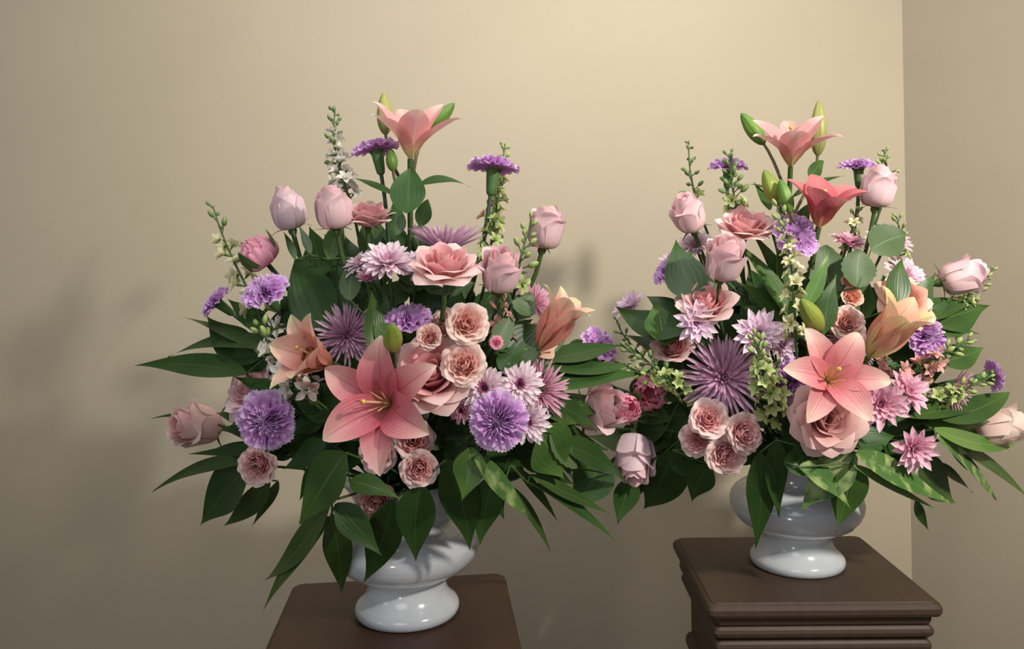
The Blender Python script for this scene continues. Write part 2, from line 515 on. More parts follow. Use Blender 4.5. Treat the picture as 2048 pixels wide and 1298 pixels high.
def build_mum(pal, seed, opn=1.0, style='round'):
    """chrysanthemum, about 1 across"""
    rnd = random.Random(seed)
    mi, mo = pal
    parts = []
    if style == 'round':
        rings = [(20, 0.50, 88, 0.055, mo), (18, 0.46, 74, 0.053, mo), (16, 0.40, 60, 0.05, mo), (13, 0.32, 42, 0.045, mo), (10, 0.22, 25, 0.035, mi), (8, 0.15, 8, 0.028, mi)]
        wp, cup = ROUND, 0.5
    elif style == 'pointed':
        rings = [(12, 0.52, 84, 0.085, mo), (12, 0.47, 66, 0.08, mo), (11, 0.40, 48, 0.07, mo), (9, 0.31, 30, 0.055, mo), (8, 0.22, 14, 0.04, mi), (6, 0.16, 4, 0.03, mi)]
        wp, cup = SHARP, 0.45
    else:
        rings = [(28, 0.53, 94, 0.021, mo), (27, 0.51, 82, 0.021, mo), (24, 0.46, 68, 0.020, mo), (20, 0.38, 54, 0.018, mo), (16, 0.28, 38, 0.016, mi), (14, 0.19, 22, 0.015, mi), (8, 0.14, 5, 0.014, mi)]
        wp, cup = NEEDLE, 0.9
    for q, (n, L, a, w, m) in enumerate(rings):
        a = a * opn
        up = -18 if style != 'round' else -10
        base = []
        for k in range(3):
            keys = [(0, a * 0.55), (0.25, a), (0.75, a + rnd.uniform(-6, 8)), (1, a + up + rnd.uniform(-10, 10))]
            base.append(one('chrysanthemum_petal', strip(L, keys, w, wp, cup, 0, 5, 8, 0.02, 0, 0, 0, rnd.uniform(-.08, .08)), m))
        ph = rnd.uniform(0, 6)
        for k in range(n):
            M = RZ(ph + 2 * math.pi * (k + rnd.uniform(-.25, .25)) / n) @ Matrix.Rotation(math.radians(rnd.uniform(-6, 6)), 4, 'Y') @ Matrix.Scale(rnd.uniform(0.86, 1.07), 4)
            parts.append(('petal', base[k % 3], M))
    s = Surf()
    s.lathe([(0.015, -0.08), (0.07, -0.06), (0.12, -0.01), (0.10, 0.02), (0.0, 0.03)], 12)
    parts.append(('calyx', s.mesh('chrysanthemum_calyx', M_CALYX), I4))
    return parts, 0.12


def build_lily(pal, seed, opn=1.0, style='open', anthers=True):
    """six petals of length 1 round a throat at the origin, with stamens and a long pistil"""
    rnd = random.Random(seed)
    mi, mo = pal
    parts = []
    if style == 'open':
        ki = [(0, 22), (0.2, 40), (0.5, 66), (0.8, 82), (1, 108)]
        ko = [(0, 26), (0.2, 46), (0.5, 72), (0.8, 90), (1, 118)]
        wi, wo = 0.285, 0.24
    elif style == 'wide':
        ki = [(0, 12), (0.25, 26), (0.55, 46), (0.8, 58), (1, 76)]
        ko = [(0, 14), (0.25, 30), (0.55, 52), (0.8, 68), (1, 96)]
        wi, wo = 0.30, 0.24
    elif style == 'cup':
        ki = [(0, 16), (0.25, 30), (0.6, 40), (0.85, 44), (1, 58)]
        ko = [(0, 18), (0.25, 34), (0.6, 50), (0.85, 60), (1, 84)]
        wi, wo = 0.25, 0.19
    else:
        ki = [(0, 8), (0.4, 14), (0.7, 24), (0.88, 44), (1, 66)]
        ko = [(0, 9), (0.4, 17), (0.7, 30), (0.88, 58), (1, 95)]
        wi, wo = 0.26, 0.21
    for k in range(6):
        inner = k % 2 == 0
        kk = [(f, a * (1 + rnd.uniform(-.1, .1)) * (opn if f > 0.2 else 1)) for f, a in (ki if inner else ko)]
        P = strip(1.0 if inner else 1.02, kk, wi if inner else wo, LILY, 0.35, 0.10, 9, 16, 0.02 if inner else 0.035, math.pi / 3 * k, 0.07, rnd.uniform(0, 6), rnd.uniform(-.07, .07))
        parts.append(('petal', one('lily_petal', P, mi if inner else mo), I4))
    th = 1.0 if style == 'open' else 0.6
    for k in range(6):
        ph = math.pi / 3 * k + 0.4
        sp = rnd.uniform(0.12, 0.2) * th
        pts = [Vector((0.02 * math.cos(ph), 0.02 * math.sin(ph), 0.02)), Vector((sp * 0.5 * math.cos(ph), sp * 0.5 * math.sin(ph), 0.25)),
               Vector((sp * math.cos(ph), sp * math.sin(ph), 0.46))]
        fil = Surf().tube(pts, [0.014, 0.011, 0.008], 5).mesh('lily_stamen', MAT['filament'])
        sub = []
        if anthers:
            e = pts[-1]
            t = Vector((-math.sin(ph), math.cos(ph), 0.25)).normalized()
            sub = [('anther', Surf().tube([e - t * 0.085, e - t * 0.06, e, e + t * 0.06, e + t * 0.085], [0.006, 0.024, 0.028, 0.024, 0.006], 6).mesh('lily_anther', MAT['anther']))]
        parts.append(('stamen', fil, I4, sub))
    sty = Surf().tube([(0, 0, 0), (0.01, 0.02, 0.25), (0.0, 0.05, 0.62)], [0.02, 0.016, 0.017], 6).mesh('lily_pistil', MAT['filament'])
    tip = Surf().tube([(0.0, 0.05, 0.61), (0.0, 0.052, 0.635), (0.0, 0.054, 0.665), (0.0, 0.055, 0.675)], [0.018, 0.038, 0.034, 0.008], 8).mesh('lily_stigma', MAT['stigma'])
    parts.append(('pistil', sty, I4, [('stigma', tip)]))
    return parts, 0.0


def bud_mesh(mat, fat=0.2):
    """closed lily bud, 1 long from its base, three seams"""
    n, m = 24, 16
    P = np.zeros((m, n, 3))
    th = np.linspace(0, 2 * math.pi, n, endpoint=False)
    for j in range(m):
        t = j / (m - 1)
        r = fat * max(0.0, math.sin(math.pi * (0.06 + 0.92 * t ** 0.85))) ** 0.7 * (1 if t < 1 else 0.25)
        groove = 1 - 0.13 * np.abs(np.cos(1.5 * th)) ** 10 - 0.05 * np.abs(np.sin(1.5 * th)) ** 14
        P[j, :, 0], P[j, :, 1], P[j, :, 2] = r * groove * np.cos(th), r * groove * np.sin(th), t
    return Surf().grid(P, 0, True).mesh('lily_bud', mat)


def floret_mesh(mats, seed=0, opn=1.0):
    """small open five petalled floret with a green eye"""
    rnd = random.Random(seed)
    s = Surf()
    for k in range(5):
        s.grid(strip(0.62, [(0, 30), (0.3, 58 * opn), (1, 82 * opn)], 0.175, SHARP, 0.5, 0, 3, 6, 0.02, 1.257 * k + rnd.uniform(-.2, .2)), 0)
    for k in range(4):
        s.grid(strip(0.34, [(0, 10), (1, 35)], 0.1, SHARP, 0.5, 0, 3, 4, 0.02, 1.57 * k + 0.5), 0)
    s.lathe([(0.015, -0.25), (0.05, -0.2), (0.09, 0.0), (0.05, 0.12), (0, 0.14)], 7, 1)
    return s.mesh('floret', mats)


def pod_mesh(mat, seed=0):
    """plump unopened bud of a flower spike with a split tip"""
    s = Surf()
    s.lathe([(0.0, 0), (0.14, 0.06), (0.24, 0.28), (0.27, 0.5), (0.2, 0.8), (0.07, 0.98), (0.0, 1.0)], 9, 0, (3, 0.13))
    for k in range(3):
        s.grid(strip(0.9, [(0, 62), (0.35, 6), (1, -16)], 0.16, SHARP, 0.5, 0, 3, 5, 0.02, 2.09 * k))
    return s.mesh('bud', mat)


MAT = {
    'filament': plain_mat('pale_filament', (214, 176, 130), 0.5),
    'anther': plain_mat('rust_anther', (120, 62, 34), 0.8),
    'stigma': plain_mat('yellow_stigma', (214, 170, 92), 0.4),
}
LIFT[0] = 0.22
PAL = {
    'pale': (petal_mat('pale_pink_inner', [(0, (226, 140, 146)), (0.55, (238, 170, 176)), (1, (246, 200, 204))]),
             petal_mat('pale_pink_outer', [(0, (232, 186, 176)), (0.5, (236, 196, 200)), (1, (242, 204, 210))])),
    'lavender': (petal_mat('lavender_pink_inner', [(0, (230, 150, 160)), (1, (244, 202, 208))]),
                 petal_mat('lavender_pink_outer', [(0, (222, 196, 192)), (0.5, (230, 200, 212)), (1, (240, 208, 216))])),
    'pink': (petal_mat('rose_pink_inner', [(0, (214, 110, 118)), (0.6, (232, 142, 148)), (1, (242, 176, 178))]),
             petal_mat('rose_pink_outer', [(0, (222, 140, 138)), (0.6, (236, 172, 170)), (1, (246, 206, 200))])),
    'dusty': (petal_mat('dusty_pink_inner', [(0, (208, 120, 120)), (0.6, (224, 152, 148)), (1, (236, 182, 176))]),
              petal_mat('dusty_pink_outer', [(0, (216, 152, 146)), (1, (238, 190, 184))])),
    'spray': (petal_mat('spray_inner', [(0, (232, 142, 130)), (0.5, (240, 170, 158)), (1, (248, 202, 190))]),
              petal_mat('spray_outer', [(0, (234, 170, 156)), (0.5, (242, 196, 184)), (1, (250, 222, 210))])),
    'blush': (petal_mat('blush_inner', [(0, (230, 140, 144)), (0.5, (238, 168, 168)), (1, (246, 196, 194))]),
              petal_mat('blush_outer', [(0, (232, 172, 166)), (0.5, (240, 192, 188)), (1, (248, 216, 210))])),
    'peach': (petal_mat('peach_inner', [(0, (220, 120, 96)), (1, (246, 180, 152))]),
              petal_mat('peach_outer', [(0, (232, 160, 130)), (1, (250, 204, 176))])),
    'hot': (petal_mat('hot_pink_inner', [(0, (240, 116, 156)), (1, (252, 168, 194))], transl=0.4),
            petal_mat('hot_pink_outer', [(0, (244, 132, 166)), (1, (254, 178, 200))], transl=0.4)),
    'lilac': (petal_mat('lilac_inner', [(0, (156, 70, 166)), (0.6, (192, 100, 194)), (0.85, (214, 150, 220)), (1, (232, 200, 240))], rough=0.6, transl=0.3),
              petal_mat('lilac_outer', [(0, (178, 90, 184)), (0.6, (194, 106, 198)), (0.9, (208, 140, 216)), (1, (224, 188, 234))], rough=0.6, transl=0.3)),
    'mauve': (petal_mat('mauve_inner', [(0, (156, 96, 134)), (1, (206, 152, 182))]),
              petal_mat('mauve_outer', [(0, (168, 112, 152)), (0.6, (200, 144, 182)), (1, (224, 184, 210))])),
    'spiderpink': (petal_mat('spider_pink_inner', [(0, (150, 70, 104)), (1, (214, 136, 166))]),
                   petal_mat('spider_pink_outer', [(0, (184, 104, 140)), (0.6, (210, 140, 170)), (1, (236, 186, 204))])),
    'daisy': (petal_mat('daisy_inner', [(0, (120, 30, 78)), (1, (176, 74, 124))]),
              petal_mat('daisy_outer', [(0, (168, 66, 118)), (0.3, (214, 140, 176)), (0.55, (240, 208, 222)), (1, (250, 236, 240))])),
    'palemum': (petal_mat('pale_mum_inner', [(0, (196, 110, 150)), (1, (226, 168, 196))]),
                petal_mat('pale_mum_outer', [(0, (206, 150, 184)), (0.5, (230, 194, 212)), (1, (246, 226, 234))])),
    'lilacmum': (petal_mat('lilac_mum_inner', [(0, (182, 122, 174)), (1, (224, 180, 214))]),
                 petal_mat('lilac_mum_outer', [(0, (194, 144, 184)), (0.5, (224, 186, 214)), (1, (242, 218, 234))])),
    'pinkmum': (petal_mat('pink_mum_inner', [(0, (190, 90, 130)), (1, (230, 146, 182))]),
                petal_mat('pink_mum_outer', [(0, (206, 110, 150)), (0.5, (232, 160, 190)), (1, (246, 204, 218))])),
    'magenta': (petal_mat('magenta_mum_inner', [(0, (150, 40, 92)), (1, (190, 84, 130))]),
                petal_mat('magenta_mum_outer', [(0, (170, 60, 110)), (0.5, (206, 120, 160)), (1, (240, 196, 214))])),
    'lily': (petal_mat('lily_inner', [(0, (140, 132, 60)), (0.12, (188, 92, 88)), (0.3, (198, 88, 106)), (0.6, (216, 124, 134)), (0.85, (232, 170, 164)), (1, (240, 206, 190))], rough=0.45, vein=0.12, rib=((196, 84, 96), 0.03, 0.6)),
             petal_mat('lily_outer', [(0, (140, 132, 60)), (0.12, (188, 96, 88)), (0.3, (200, 94, 108)), (0.6, (216, 130, 138)), (0.85, (232, 174, 168)), (1, (240, 208, 192))], rough=0.45, vein=0.12, rib=((186, 80, 90), 0.03, 0.6))),
    'coral': (petal_mat('coral_lily_inner', [(0, (150, 130, 60)), (0.12, (206, 130, 104)), (0.5, (224, 148, 134)), (0.85, (238, 190, 168)), (1, (232, 222, 176))], rough=0.45, vein=0.12, rib=((200, 100, 84), 0.03, 0.5)),
              petal_mat('coral_lily_outer', [(0, (150, 140, 70)), (0.12, (206, 136, 106)), (0.5, (226, 156, 140)), (0.8, (238, 196, 172)), (1, (226, 222, 170))], rough=0.45, vein=0.12, rib=((206, 112, 92), 0.03, 0.5))),
    'toplily': (petal_mat('pink_lily_inner', [(0, (190, 196, 120)), (0.14, (226, 190, 150)), (0.35, (226, 150, 150)), (0.75, (232, 160, 162)), (1, (242, 206, 194))], rough=0.45, vein=0.12, rib=((236, 196, 172), 0.04, 0.6)),
                petal_mat('pink_lily_outer', [(0, (186, 194, 116)), (0.14, (228, 194, 152)), (0.35, (230, 164, 158)), (0.75, (234, 172, 168)), (1, (244, 212, 198))], rough=0.45, vein=0.12, rib=((214, 206, 150), 0.05, 0.7))),
    'peachlily': (petal_mat('peach_lily_inner', [(0, (176, 176, 96)), (0.15, (216, 190, 128)), (0.4, (236, 168, 142)), (0.8, (242, 192, 168)), (1, (238, 214, 172))], rough=0.45, vein=0.12, rib=((178, 168, 96), 0.03, 0.7)),
                  petal_mat('peach_lily_outer', [(0, (168, 172, 90)), (0.15, (206, 184, 118)), (0.5, (236, 180, 148)), (1, (226, 210, 146))], rough=0.45, vein=0.12, rib=((170, 160, 84), 0.05, 0.8))),
    'dustlily': (petal_mat('dusty_lily_inner', [(0, (150, 140, 70)), (0.12, (202, 124, 100)), (0.32, (204, 106, 116)), (0.62, (218, 142, 144)), (0.88, (234, 188, 176)), (1, (236, 214, 186))], rough=0.45, vein=0.12, rib=((190, 100, 92), 0.03, 0.6)),
                 petal_mat('dusty_lily_outer', [(0, (150, 146, 76)), (0.12, (206, 130, 104)), (0.32, (206, 112, 120)), (0.62, (220, 148, 148)), (0.88, (236, 194, 180)), (1, (236, 218, 188))], rough=0.45, vein=0.12, rib=((186, 100, 90), 0.03, 0.6))),
    'darklily': (petal_mat('deep_lily_inner', [(0, (206, 150, 90)), (0.15, (206, 110, 96)), (0.4, (202, 86, 100)), (1, (222, 126, 132))], rough=0.45, vein=0.12, rib=((190, 84, 92), 0.03, 0.5)),
                 petal_mat('deep_lily_outer', [(0, (214, 170, 110)), (0.2, (214, 124, 104)), (0.5, (208, 100, 112)), (1, (228, 142, 142))], rough=0.45, vein=0.12, rib=((226, 150, 120), 0.04, 0.6))),
}
LIFT[0] = 0.0
M_BUD = {'green': petal_mat('lily_bud_green', [(0, (96, 128, 58)), (0.6, (112, 150, 62)), (1, (88, 126, 60))], 0.42, 0.1, 0.1),
         'yellow': petal_mat('lily_bud_yellow', [(0, (134, 140, 82)), (0.6, (172, 172, 100)), (1, (150, 152, 84))], 0.42, 0.1, 0.1),
         'olive': petal_mat('lily_bud_olive', [(0, (150, 150, 74)), (0.6, (150, 160, 66)), (1, (116, 140, 60))], 0.42, 0.1, 0.1)}
M_FLORET = {'cream': [petal_mat('cream_floret', [(0, (180, 186, 110)), (0.4, (220, 216, 166)), (1, (234, 230, 198))], transl=0.3), M_CALYX],
            'green': [petal_mat('lime_floret', [(0, (150, 176, 92)), (0.5, (188, 204, 132)), (1, (214, 222, 164))], transl=0.3), M_CALYX],
            'white': [petal_mat('white_floret', [(0, (206, 206, 170)), (0.4, (228, 222, 212)), (1, (240, 232, 228))], transl=0.3), M_CALYX],
            'pink': [petal_mat('pink_floret', [(0, (210, 180, 150)), (0.4, (226, 168, 156)), (1, (236, 190, 180))], transl=0.3), M_CALYX]}
M_POD = {'green': petal_mat('spike_bud_green', [(0, (92, 120, 70)), (1, (140, 164, 102))], 0.5, 0.15),
         'lime': petal_mat('spike_bud_lime', [(0, (132, 156, 84)), (1, (182, 196, 126))], 0.5, 0.15),
         'pink': petal_mat('spike_bud_pink', [(0, (170, 130, 96)), (1, (226, 160, 140))], 0.5, 0.15)}
BUILD = {'bud': build_rose_bud, 'open': build_open_rose, 'spray': build_spray_rose, 'peony': build_peony, 'carn': build_carnation,
         'mum': build_mum, 'lily': build_lily}
CACHE = {}


# ------------------------------------------------------------------ the two arrangements
TABLE_Z = CAM_H - 0.455
ARR = {'L': dict(cx=815, cy=720, a=430.0, b=490.0, d0=1.07, bulge=0.20), 'R': dict(cx=1625, cy=710, a=440.0, b=490.0, d0=1.217, bulge=0.20)}
for _k, _x, _y in (('L', 815, 1219), ('R', 1594, 1128)):
    p = PX(_x, _y, ARR[_k]['d0'])
    ARR[_k]['base'] = Vector((p.x, p.y, TABLE_Z))
    ARR[_k]['mouth'] = Vector((p.x, p.y, TABLE_Z + 0.165))


def depth(side, x, y, delta=0.0):
    A = ARR[side]
    s = max(0.0, 1 - ((x - A['cx']) / A['a']) ** 2 - ((y - A['cy']) / A['b']) ** 2)
    return A['d0'] - A['bulge'] * math.sqrt(s) + delta


def basis(face, spin=0.0):
    z = DIR(face)
    x = DIR((1, 0, 0))
    if abs(x.dot(z)) > 0.9:
        x = DIR((0, 0, 1)) * (-1 if x.dot(z) > 0 else 1)
    x = (x - z * x.dot(z)).normalized()
    y = z.cross(x)
    R = Matrix((x, y, z)).transposed()
    return R @ Matrix.Rotation(math.radians(spin), 3, 'Z')


def stem_path(side, p, face, rnd, lead=0.05):
    m = ARR[side]['mouth'] + Vector((rnd.uniform(-.03, .03), rnd.uniform(-.03, .03), 0))
    d = (m - p).length
    f = DIR(face)
    # leave the bloom along its axis, then run down into the foam
    return bez(p, p - f * min(lead + 0.12 * d, d * 0.35), m + (p - m) * 0.35 + Vector((0, 0, 0.02)), m + Vector((0, 0, -0.015)), 12)


def add_stem(root, Minv, path, r0, r1, mat, name='stem'):
    pts = [Minv @ q for q in path]
    s = Minv.to_scale()[0]
    n = len(pts)
    me = Surf().tube(pts, [(r0 + (r1 - r0) * i / (n - 1)) * s for i in range(n)], 6).mesh(name, mat)
    return put(name, me, root)


STEM_R = {'bud': (0.0030, 0.0028, M_STEM), 'open': (0.0030, 0.0028, M_STEM), 'spray': (0.0016, 0.002, M_STEM), 'peony': (0.003, 0.003, M_STEM),
          'carn': (0.0026, 0.0024, M_STEM_DARK), 'mum': (0.0018, 0.0022, M_STEM), 'lily': (0.0036, 0.0036, M_STEM)}
NAMES = {'bud': 'rose', 'open': 'rose', 'spray': 'spray_rose', 'peony': 'peony', 'carn': 'carnation', 'mum': 'chrysanthemum', 'lily': 'lily'}
CATS = {'bud': 'rose', 'open': 'rose', 'spray': 'rose', 'peony': 'peony', 'carn': 'carnation', 'mum': 'chrysanthemum', 'lily': 'lily'}
SIDE = {'L': ' of the left arrangement', 'R': ' of the right arrangement'}
PLURAL = {'bud': 'roses', 'open': 'roses', 'spray': 'spray roses', 'peony': 'peonies', 'carn': 'lilac carnations', 'mum': 'chrysanthemums', 'lily': 'lilies'}
NO = [0]


def flower(side, kind, x, y, size, face, delta, pal, label, var=0, spin=0.0, opn=None, style=None, anthers=True, group=None, name=None, cat=None, stem=None):
    NO[0] += 1
    rnd = random.Random(NO[0] * 7 + 3)
    kw = {}
    if opn is not None: kw['opn'] = opn
    if style: kw['style'] = style
    if kind == 'lily': kw['anthers'] = anthers
    key = (kind, pal, var, opn, style, anthers)
    if key not in CACHE:
        CACHE[key] = BUILD[kind](PAL[pal], var * 13 + 5, **kw)
    parts, zc = CACHE[key]
    d = depth(side, x, y, delta)
    s = size / F * d
    R = basis(face, spin if kind == 'lily' else spin + rnd.uniform(0, 360))
    p = PX(x, y, d) - DIR(face) * (zc * s)
    M = Matrix.Translation(p) @ R.to_4x4() @ Matrix.Scale(s, 4)
    root = thing(name or NAMES[kind], M, label, cat or CATS[kind], group or PLURAL[kind] + SIDE[side])
    for pn, me, pm, *sub in parts:
        o = put(pn, me, root, pm)
        for sn, sme in (sub[0] if sub else []):
            put(sn, sme, o)
    r0, r1, sm = STEM_R[kind]
    if stem: sm = stem
    off = {'carn': 0.38, 'mum': 0.05, 'bud': 0.1, 'open': 0.06, 'spray': 0.07}.get(kind, 0.0) * s
    p0 = p - DIR(face) * off
    add_stem(root, M.inverted(), stem_path(side, p0, face, rnd), r0, r1, sm)
    return root


def leaf_mesh(B, T, n, w, bend, fold, mat, twist=0.0, kind='long', Minv=None, seed=0):
    """blade from B to T, n = the way its upper face looks, w = full width, bend = sideways sag of the middle"""
    rnd = random.Random(seed)
    nv, nu = (15, 5)
    t0 = (T - B)
    L = t0.length
    mid = (B + T) * 0.5 + bend + t0.cross(n) * rnd.choice((-1, 1)) * rnd.uniform(0.04, 0.13)
    P = np.zeros((nv, nu, 3))
    for j in range(nv):
        t = j / (nv - 1)
        c = B * (1 - t) ** 2 + mid * 2 * t * (1 - t) + T * t * t
        tan = ((mid - B) * (1 - t) + (T - mid) * t).normalized()
        nn = (n - tan * n.dot(tan)).normalized()
        nn = Matrix.Rotation(math.radians(twist) * (t - 0.3), 3, tan) @ nn
        lat = tan.cross(nn)
        if kind == 'long':
            hw = 0.52 * w * math.sin(math.pi * (0.02 + 0.975 * t) ** 0.68) ** 1.35
        elif kind == 'broad':
            hw = 0.5 * w * math.sin(math.pi * (0.02 + 0.975 * t) ** 0.8) ** 0.8
        else:  # serrated rose leaflet
            hw = 0.5 * w * math.sin(math.pi * (0.02 + 0.975 * t) ** 0.85) ** 0.75 * (1 + 0.05 * (1 if j % 2 else -1))
        wob = 0.04 * w * math.sin(6 * t + seed)
        for i in range(nu):
            u = -1 + 2 * i / (nu - 1)
            q = c + lat * (u * hw) + nn * (fold * abs(u) ** 1.3 * hw + wob * u)
            P[j, i] = (Minv @ q) if Minv else q
    return Surf().grid(P).mesh('leaf', mat)


def sprig(side, leaves, label, stem_mat=None, group=None, name='leafy_sprig', cat='foliage', start=None):
    """leaves = [(bx, by, tx, ty, width px, base delta, tip delta, material[, normal[, bend px[, twist[, kind]]]])]"""
    NO[0] += 1
    rnd = random.Random(NO[0] * 5 + 1)
    full = []
    for lf in leaves:
        bx, by, tx, ty, w, db, dt, m = lf[:8]
        nrm = lf[8] if len(lf) > 8 and lf[8] else (rnd.uniform(-.35, .35), rnd.uniform(0.1, 0.6), 0.9)
        bend = lf[9] if len(lf) > 9 else rnd.uniform(4, 14)
        tw = lf[10] if len(lf) > 10 else rnd.uniform(-25, 25)
        kd = lf[11] if len(lf) > 11 else 'long'
        B = PX(bx, by, depth(side, bx, by, db))
        T = PX(tx, ty, depth(side, tx, ty, dt))
        full.append((B, T, DIR(nrm), w / F * depth(side, bx, by, db), bend / F * 1.05, tw, m, kd))
    base = full[0][0]
    M = Matrix.Translation(base)
    root = thing(name, M, label, cat, group or 'leafy sprigs' + SIDE[side])
    Minv = M.inverted()
    for k, (B, T, n, w, bend, tw, m, kd) in enumerate(full):
        me = leaf_mesh(B, T, n, w, DIR((0, 1, 0.3)) * bend, 0.16, M_LEAF[m], tw, kd, Minv, NO[0] * 3 + k)
        put('leaf', me, root)
    mouth = ARR[side]['mouth'] + Vector((rnd.uniform(-.03, .03), rnd.uniform(-.03, .03), 0))
    pth = bez(base, base + (mouth - base) * 0.3, base + (mouth - base) * 0.65 + Vector((0, 0, 0.015)), mouth + Vector((0, 0, -0.015)), 10)
    chain = [B for (B, *_r) in full]
    s = Surf().tube([Minv @ q for q in pth], [0.0014 + 0.0006 * i / 9 for i in range(10)], 6)
    for a, b in zip(chain[:-1], chain[1:]):
        if (a - b).length > 1e-4:
            s.tube([Minv @ a, Minv @ ((a + b) * 0.5), Minv @ b], [0.0013, 0.0012, 0.001], 5)
    put('stem', s.mesh('sprig_stem', stem_mat or M_STEM), root)
    return root


SPK = {}


def spike(side, path, label, open_mat, pod_mat, n, frac_pods, size, delta=0.0, spread=1.0, group=None, name='larkspur', cat='larkspur', stem_mat=None, feather=False):
    """flower spike along pixels from base to tip; frac_pods of it (the tip end) is still in bud"""
    NO[0] += 1
    rnd = random.Random(NO[0] * 11)
    pts = [PX(x, y, depth(side, x, y, delta + (0.045 if i == 0 else 0.0))) for i, (x, y) in enumerate(path)]
    while len(pts) < 4:
        pts.insert(1, pts[0].lerp(pts[1], 0.4))
    ax = bez(pts[0], pts[1], pts[2], pts[-1], 24) if len(path) < 4 else bez(pts[0], pts[1] * 1.0, pts[2], pts[3], 24)
    M = Matrix.Translation(pts[0])
    root = thing(name, M, label, cat, group or 'flower spikes' + SIDE[side])
    Minv = M.inverted()
    ku = (open_mat, pod_mat)
    if ku not in SPK:
        SPK[ku] = ([floret_mesh(M_FLORET[open_mat], k, 0.8 + 0.25 * k) for k in range(3)], pod_mesh(M_POD[pod_mat]))
    fl, pod = SPK[ku]
    s = Surf()
    mouth = ARR[side]['mouth'] + Vector((rnd.uniform(-.03, .03), rnd.uniform(-.03, .03), 0))
    low = bez(mouth + Vector((0, 0, -0.015)), mouth + (pts[0] - mouth) * 0.35 + Vector((0, 0, 0.02)), pts[0] - (ax[1] - ax[0]).normalized() * 0.05, pts[0], 10)
    whole = low[:-1] + ax
    k = len(whole)
    s.tube([Minv @ q for q in whole], [0.0022 - 0.0013 * i / (k - 1) for i in range(k)], 6)
    for i in range(n):
        t = (i + 0.5) / n
        f = t * 23
        a = min(22, int(f))
        c = ax[a].lerp(ax[a + 1], f - a)
        tan = (ax[a + 1] - ax[a]).normalized()
        side_v = tan.orthogonal().normalized()
        out = Matrix.Rotation(i * 2.4 + rnd.uniform(-.3, .3), 3, tan) @ side_v
        bud = t > 1 - frac_pods or rnd.random() < 0.05
        sz = size / F * 1.16 * (1.15 - 0.5 * t) * rnd.uniform(0.85, 1.15)
        d = (out * (0.95 - 0.45 * t) + tan * (0.35 + 0.6 * t)).normalized()
        stalk = sz * (0.55 if bud else 0.4) * spread
        q = c + d * stalk
        s.tube([Minv @ c, Minv @ (c + d * stalk * 0.5), Minv @ q], [0.0009, 0.0008, 0.0008], 4)
        zq = d
        xq = zq.orthogonal().normalized()
        R = Matrix((xq, zq.cross(xq), zq)).transposed().to_4x4()
        if bud:
            put('bud', pod, root, Matrix.Translation(Minv @ q) @ R @ Matrix.Scale(sz * 0.66, 4))
        else:
            put('floret', fl[i % 3], root, Matrix.Translation(Minv @ q) @ R @ RZ(rnd.uniform(0, 6)) @ Matrix.Scale(sz * 1.0, 4))
    put('stem', s.mesh('spike_stem', stem_mat or M_STEM), root)
    return root


def lily_bud(side, bx, by, tx, ty, w, delta, mat, label=None, root=None, tilt=0.0, group=None, smat=None, joint=None):
    """bud from base pixel to tip pixel; a part of `root` when it grows on that lily's stalk, else a thing of its own"""
    NO[0] += 1
    rnd = random.Random(NO[0] * 17)
    d = depth(side, bx, by, delta)
    B = PX(bx, by, d)
    T = PX(tx, ty, d - tilt)
    L = (T - B).length
    z = (T - B).normalized()
    x = z.orthogonal().normalized()
    R = Matrix((x, z.cross(x), z)).transposed().to_4x4()
    R = R @ RZ(rnd.uniform(0, 6))
    M = Matrix.Translation(B) @ R
    fat = (w / F * d) / 2
    key = ('lbud', mat)
    if key not in CACHE:
        CACHE[key] = bud_mesh(M_BUD[mat], 0.2)
    S = Matrix.Diagonal((fat / 0.2, fat / 0.2, L, 1))
    if root is None:
        root2 = thing('lily_bud', M, label, 'lily bud', group)
        put('bud', CACHE[key], root2, S)
        mouth = ARR[side]['mouth']
        path = bez(B + z * 0.004, B - z * 0.03, mouth + (B - mouth) * 0.35, mouth + Vector((0.01, 0.01, -0.015)), 12)
        add_stem(root2, M.inverted(), path, 0.0024, 0.003, smat or M_STEM)
        return root2
    b = put('bud', CACHE[key], root, root.matrix_basis.inverted() @ M @ S)
    J = PX(*joint, depth(side, joint[0], joint[1], 0.02))
    path = bez(B + z * 0.004, B - z * 0.03, J + (B - J) * 0.3, J, 8)
    add_stem(root, root.matrix_basis.inverted(), path, 0.002, 0.0024, smat or M_STEM_BROWN, 'bud_stalk')
    return b


def lily_leaf(root, side, lf):
    bx, by, tx, ty, w, db, dt, m, nrm, bend, tw, kd = lf
    NO[0] += 1
    B = PX(bx, by, depth(side, bx, by, db))
    T = PX(tx, ty, depth(side, tx, ty, dt))
    me = leaf_mesh(B, T, DIR(nrm), w / F * 1.05, DIR((0, 1, 0.3)) * (bend / F), 0.15, M_LEAF[m], tw, kd, root.matrix_basis.inverted(), NO[0])
    put('leaf', me, root)

# ------------------------------------------------------------------ the room
def slab(name, pts, thick_dir, mat):
    """a flat wall: quad pts (4 corners of the seen face) with thickness behind it"""
    p = [Vector(q) for q in pts]
    b = [q + Vector(thick_dir) for q in p]
    v = p + b
    f = [(0, 1, 2, 3), (7, 6, 5, 4)] + [(i, (i + 1) % 4 + 0, (i + 1) % 4 + 4, i + 4)[::-1] for i in range(4)]
    o = put(name, mesh_from(name, v, f, mat, None, None, False))
    return tag(o, kind='structure')


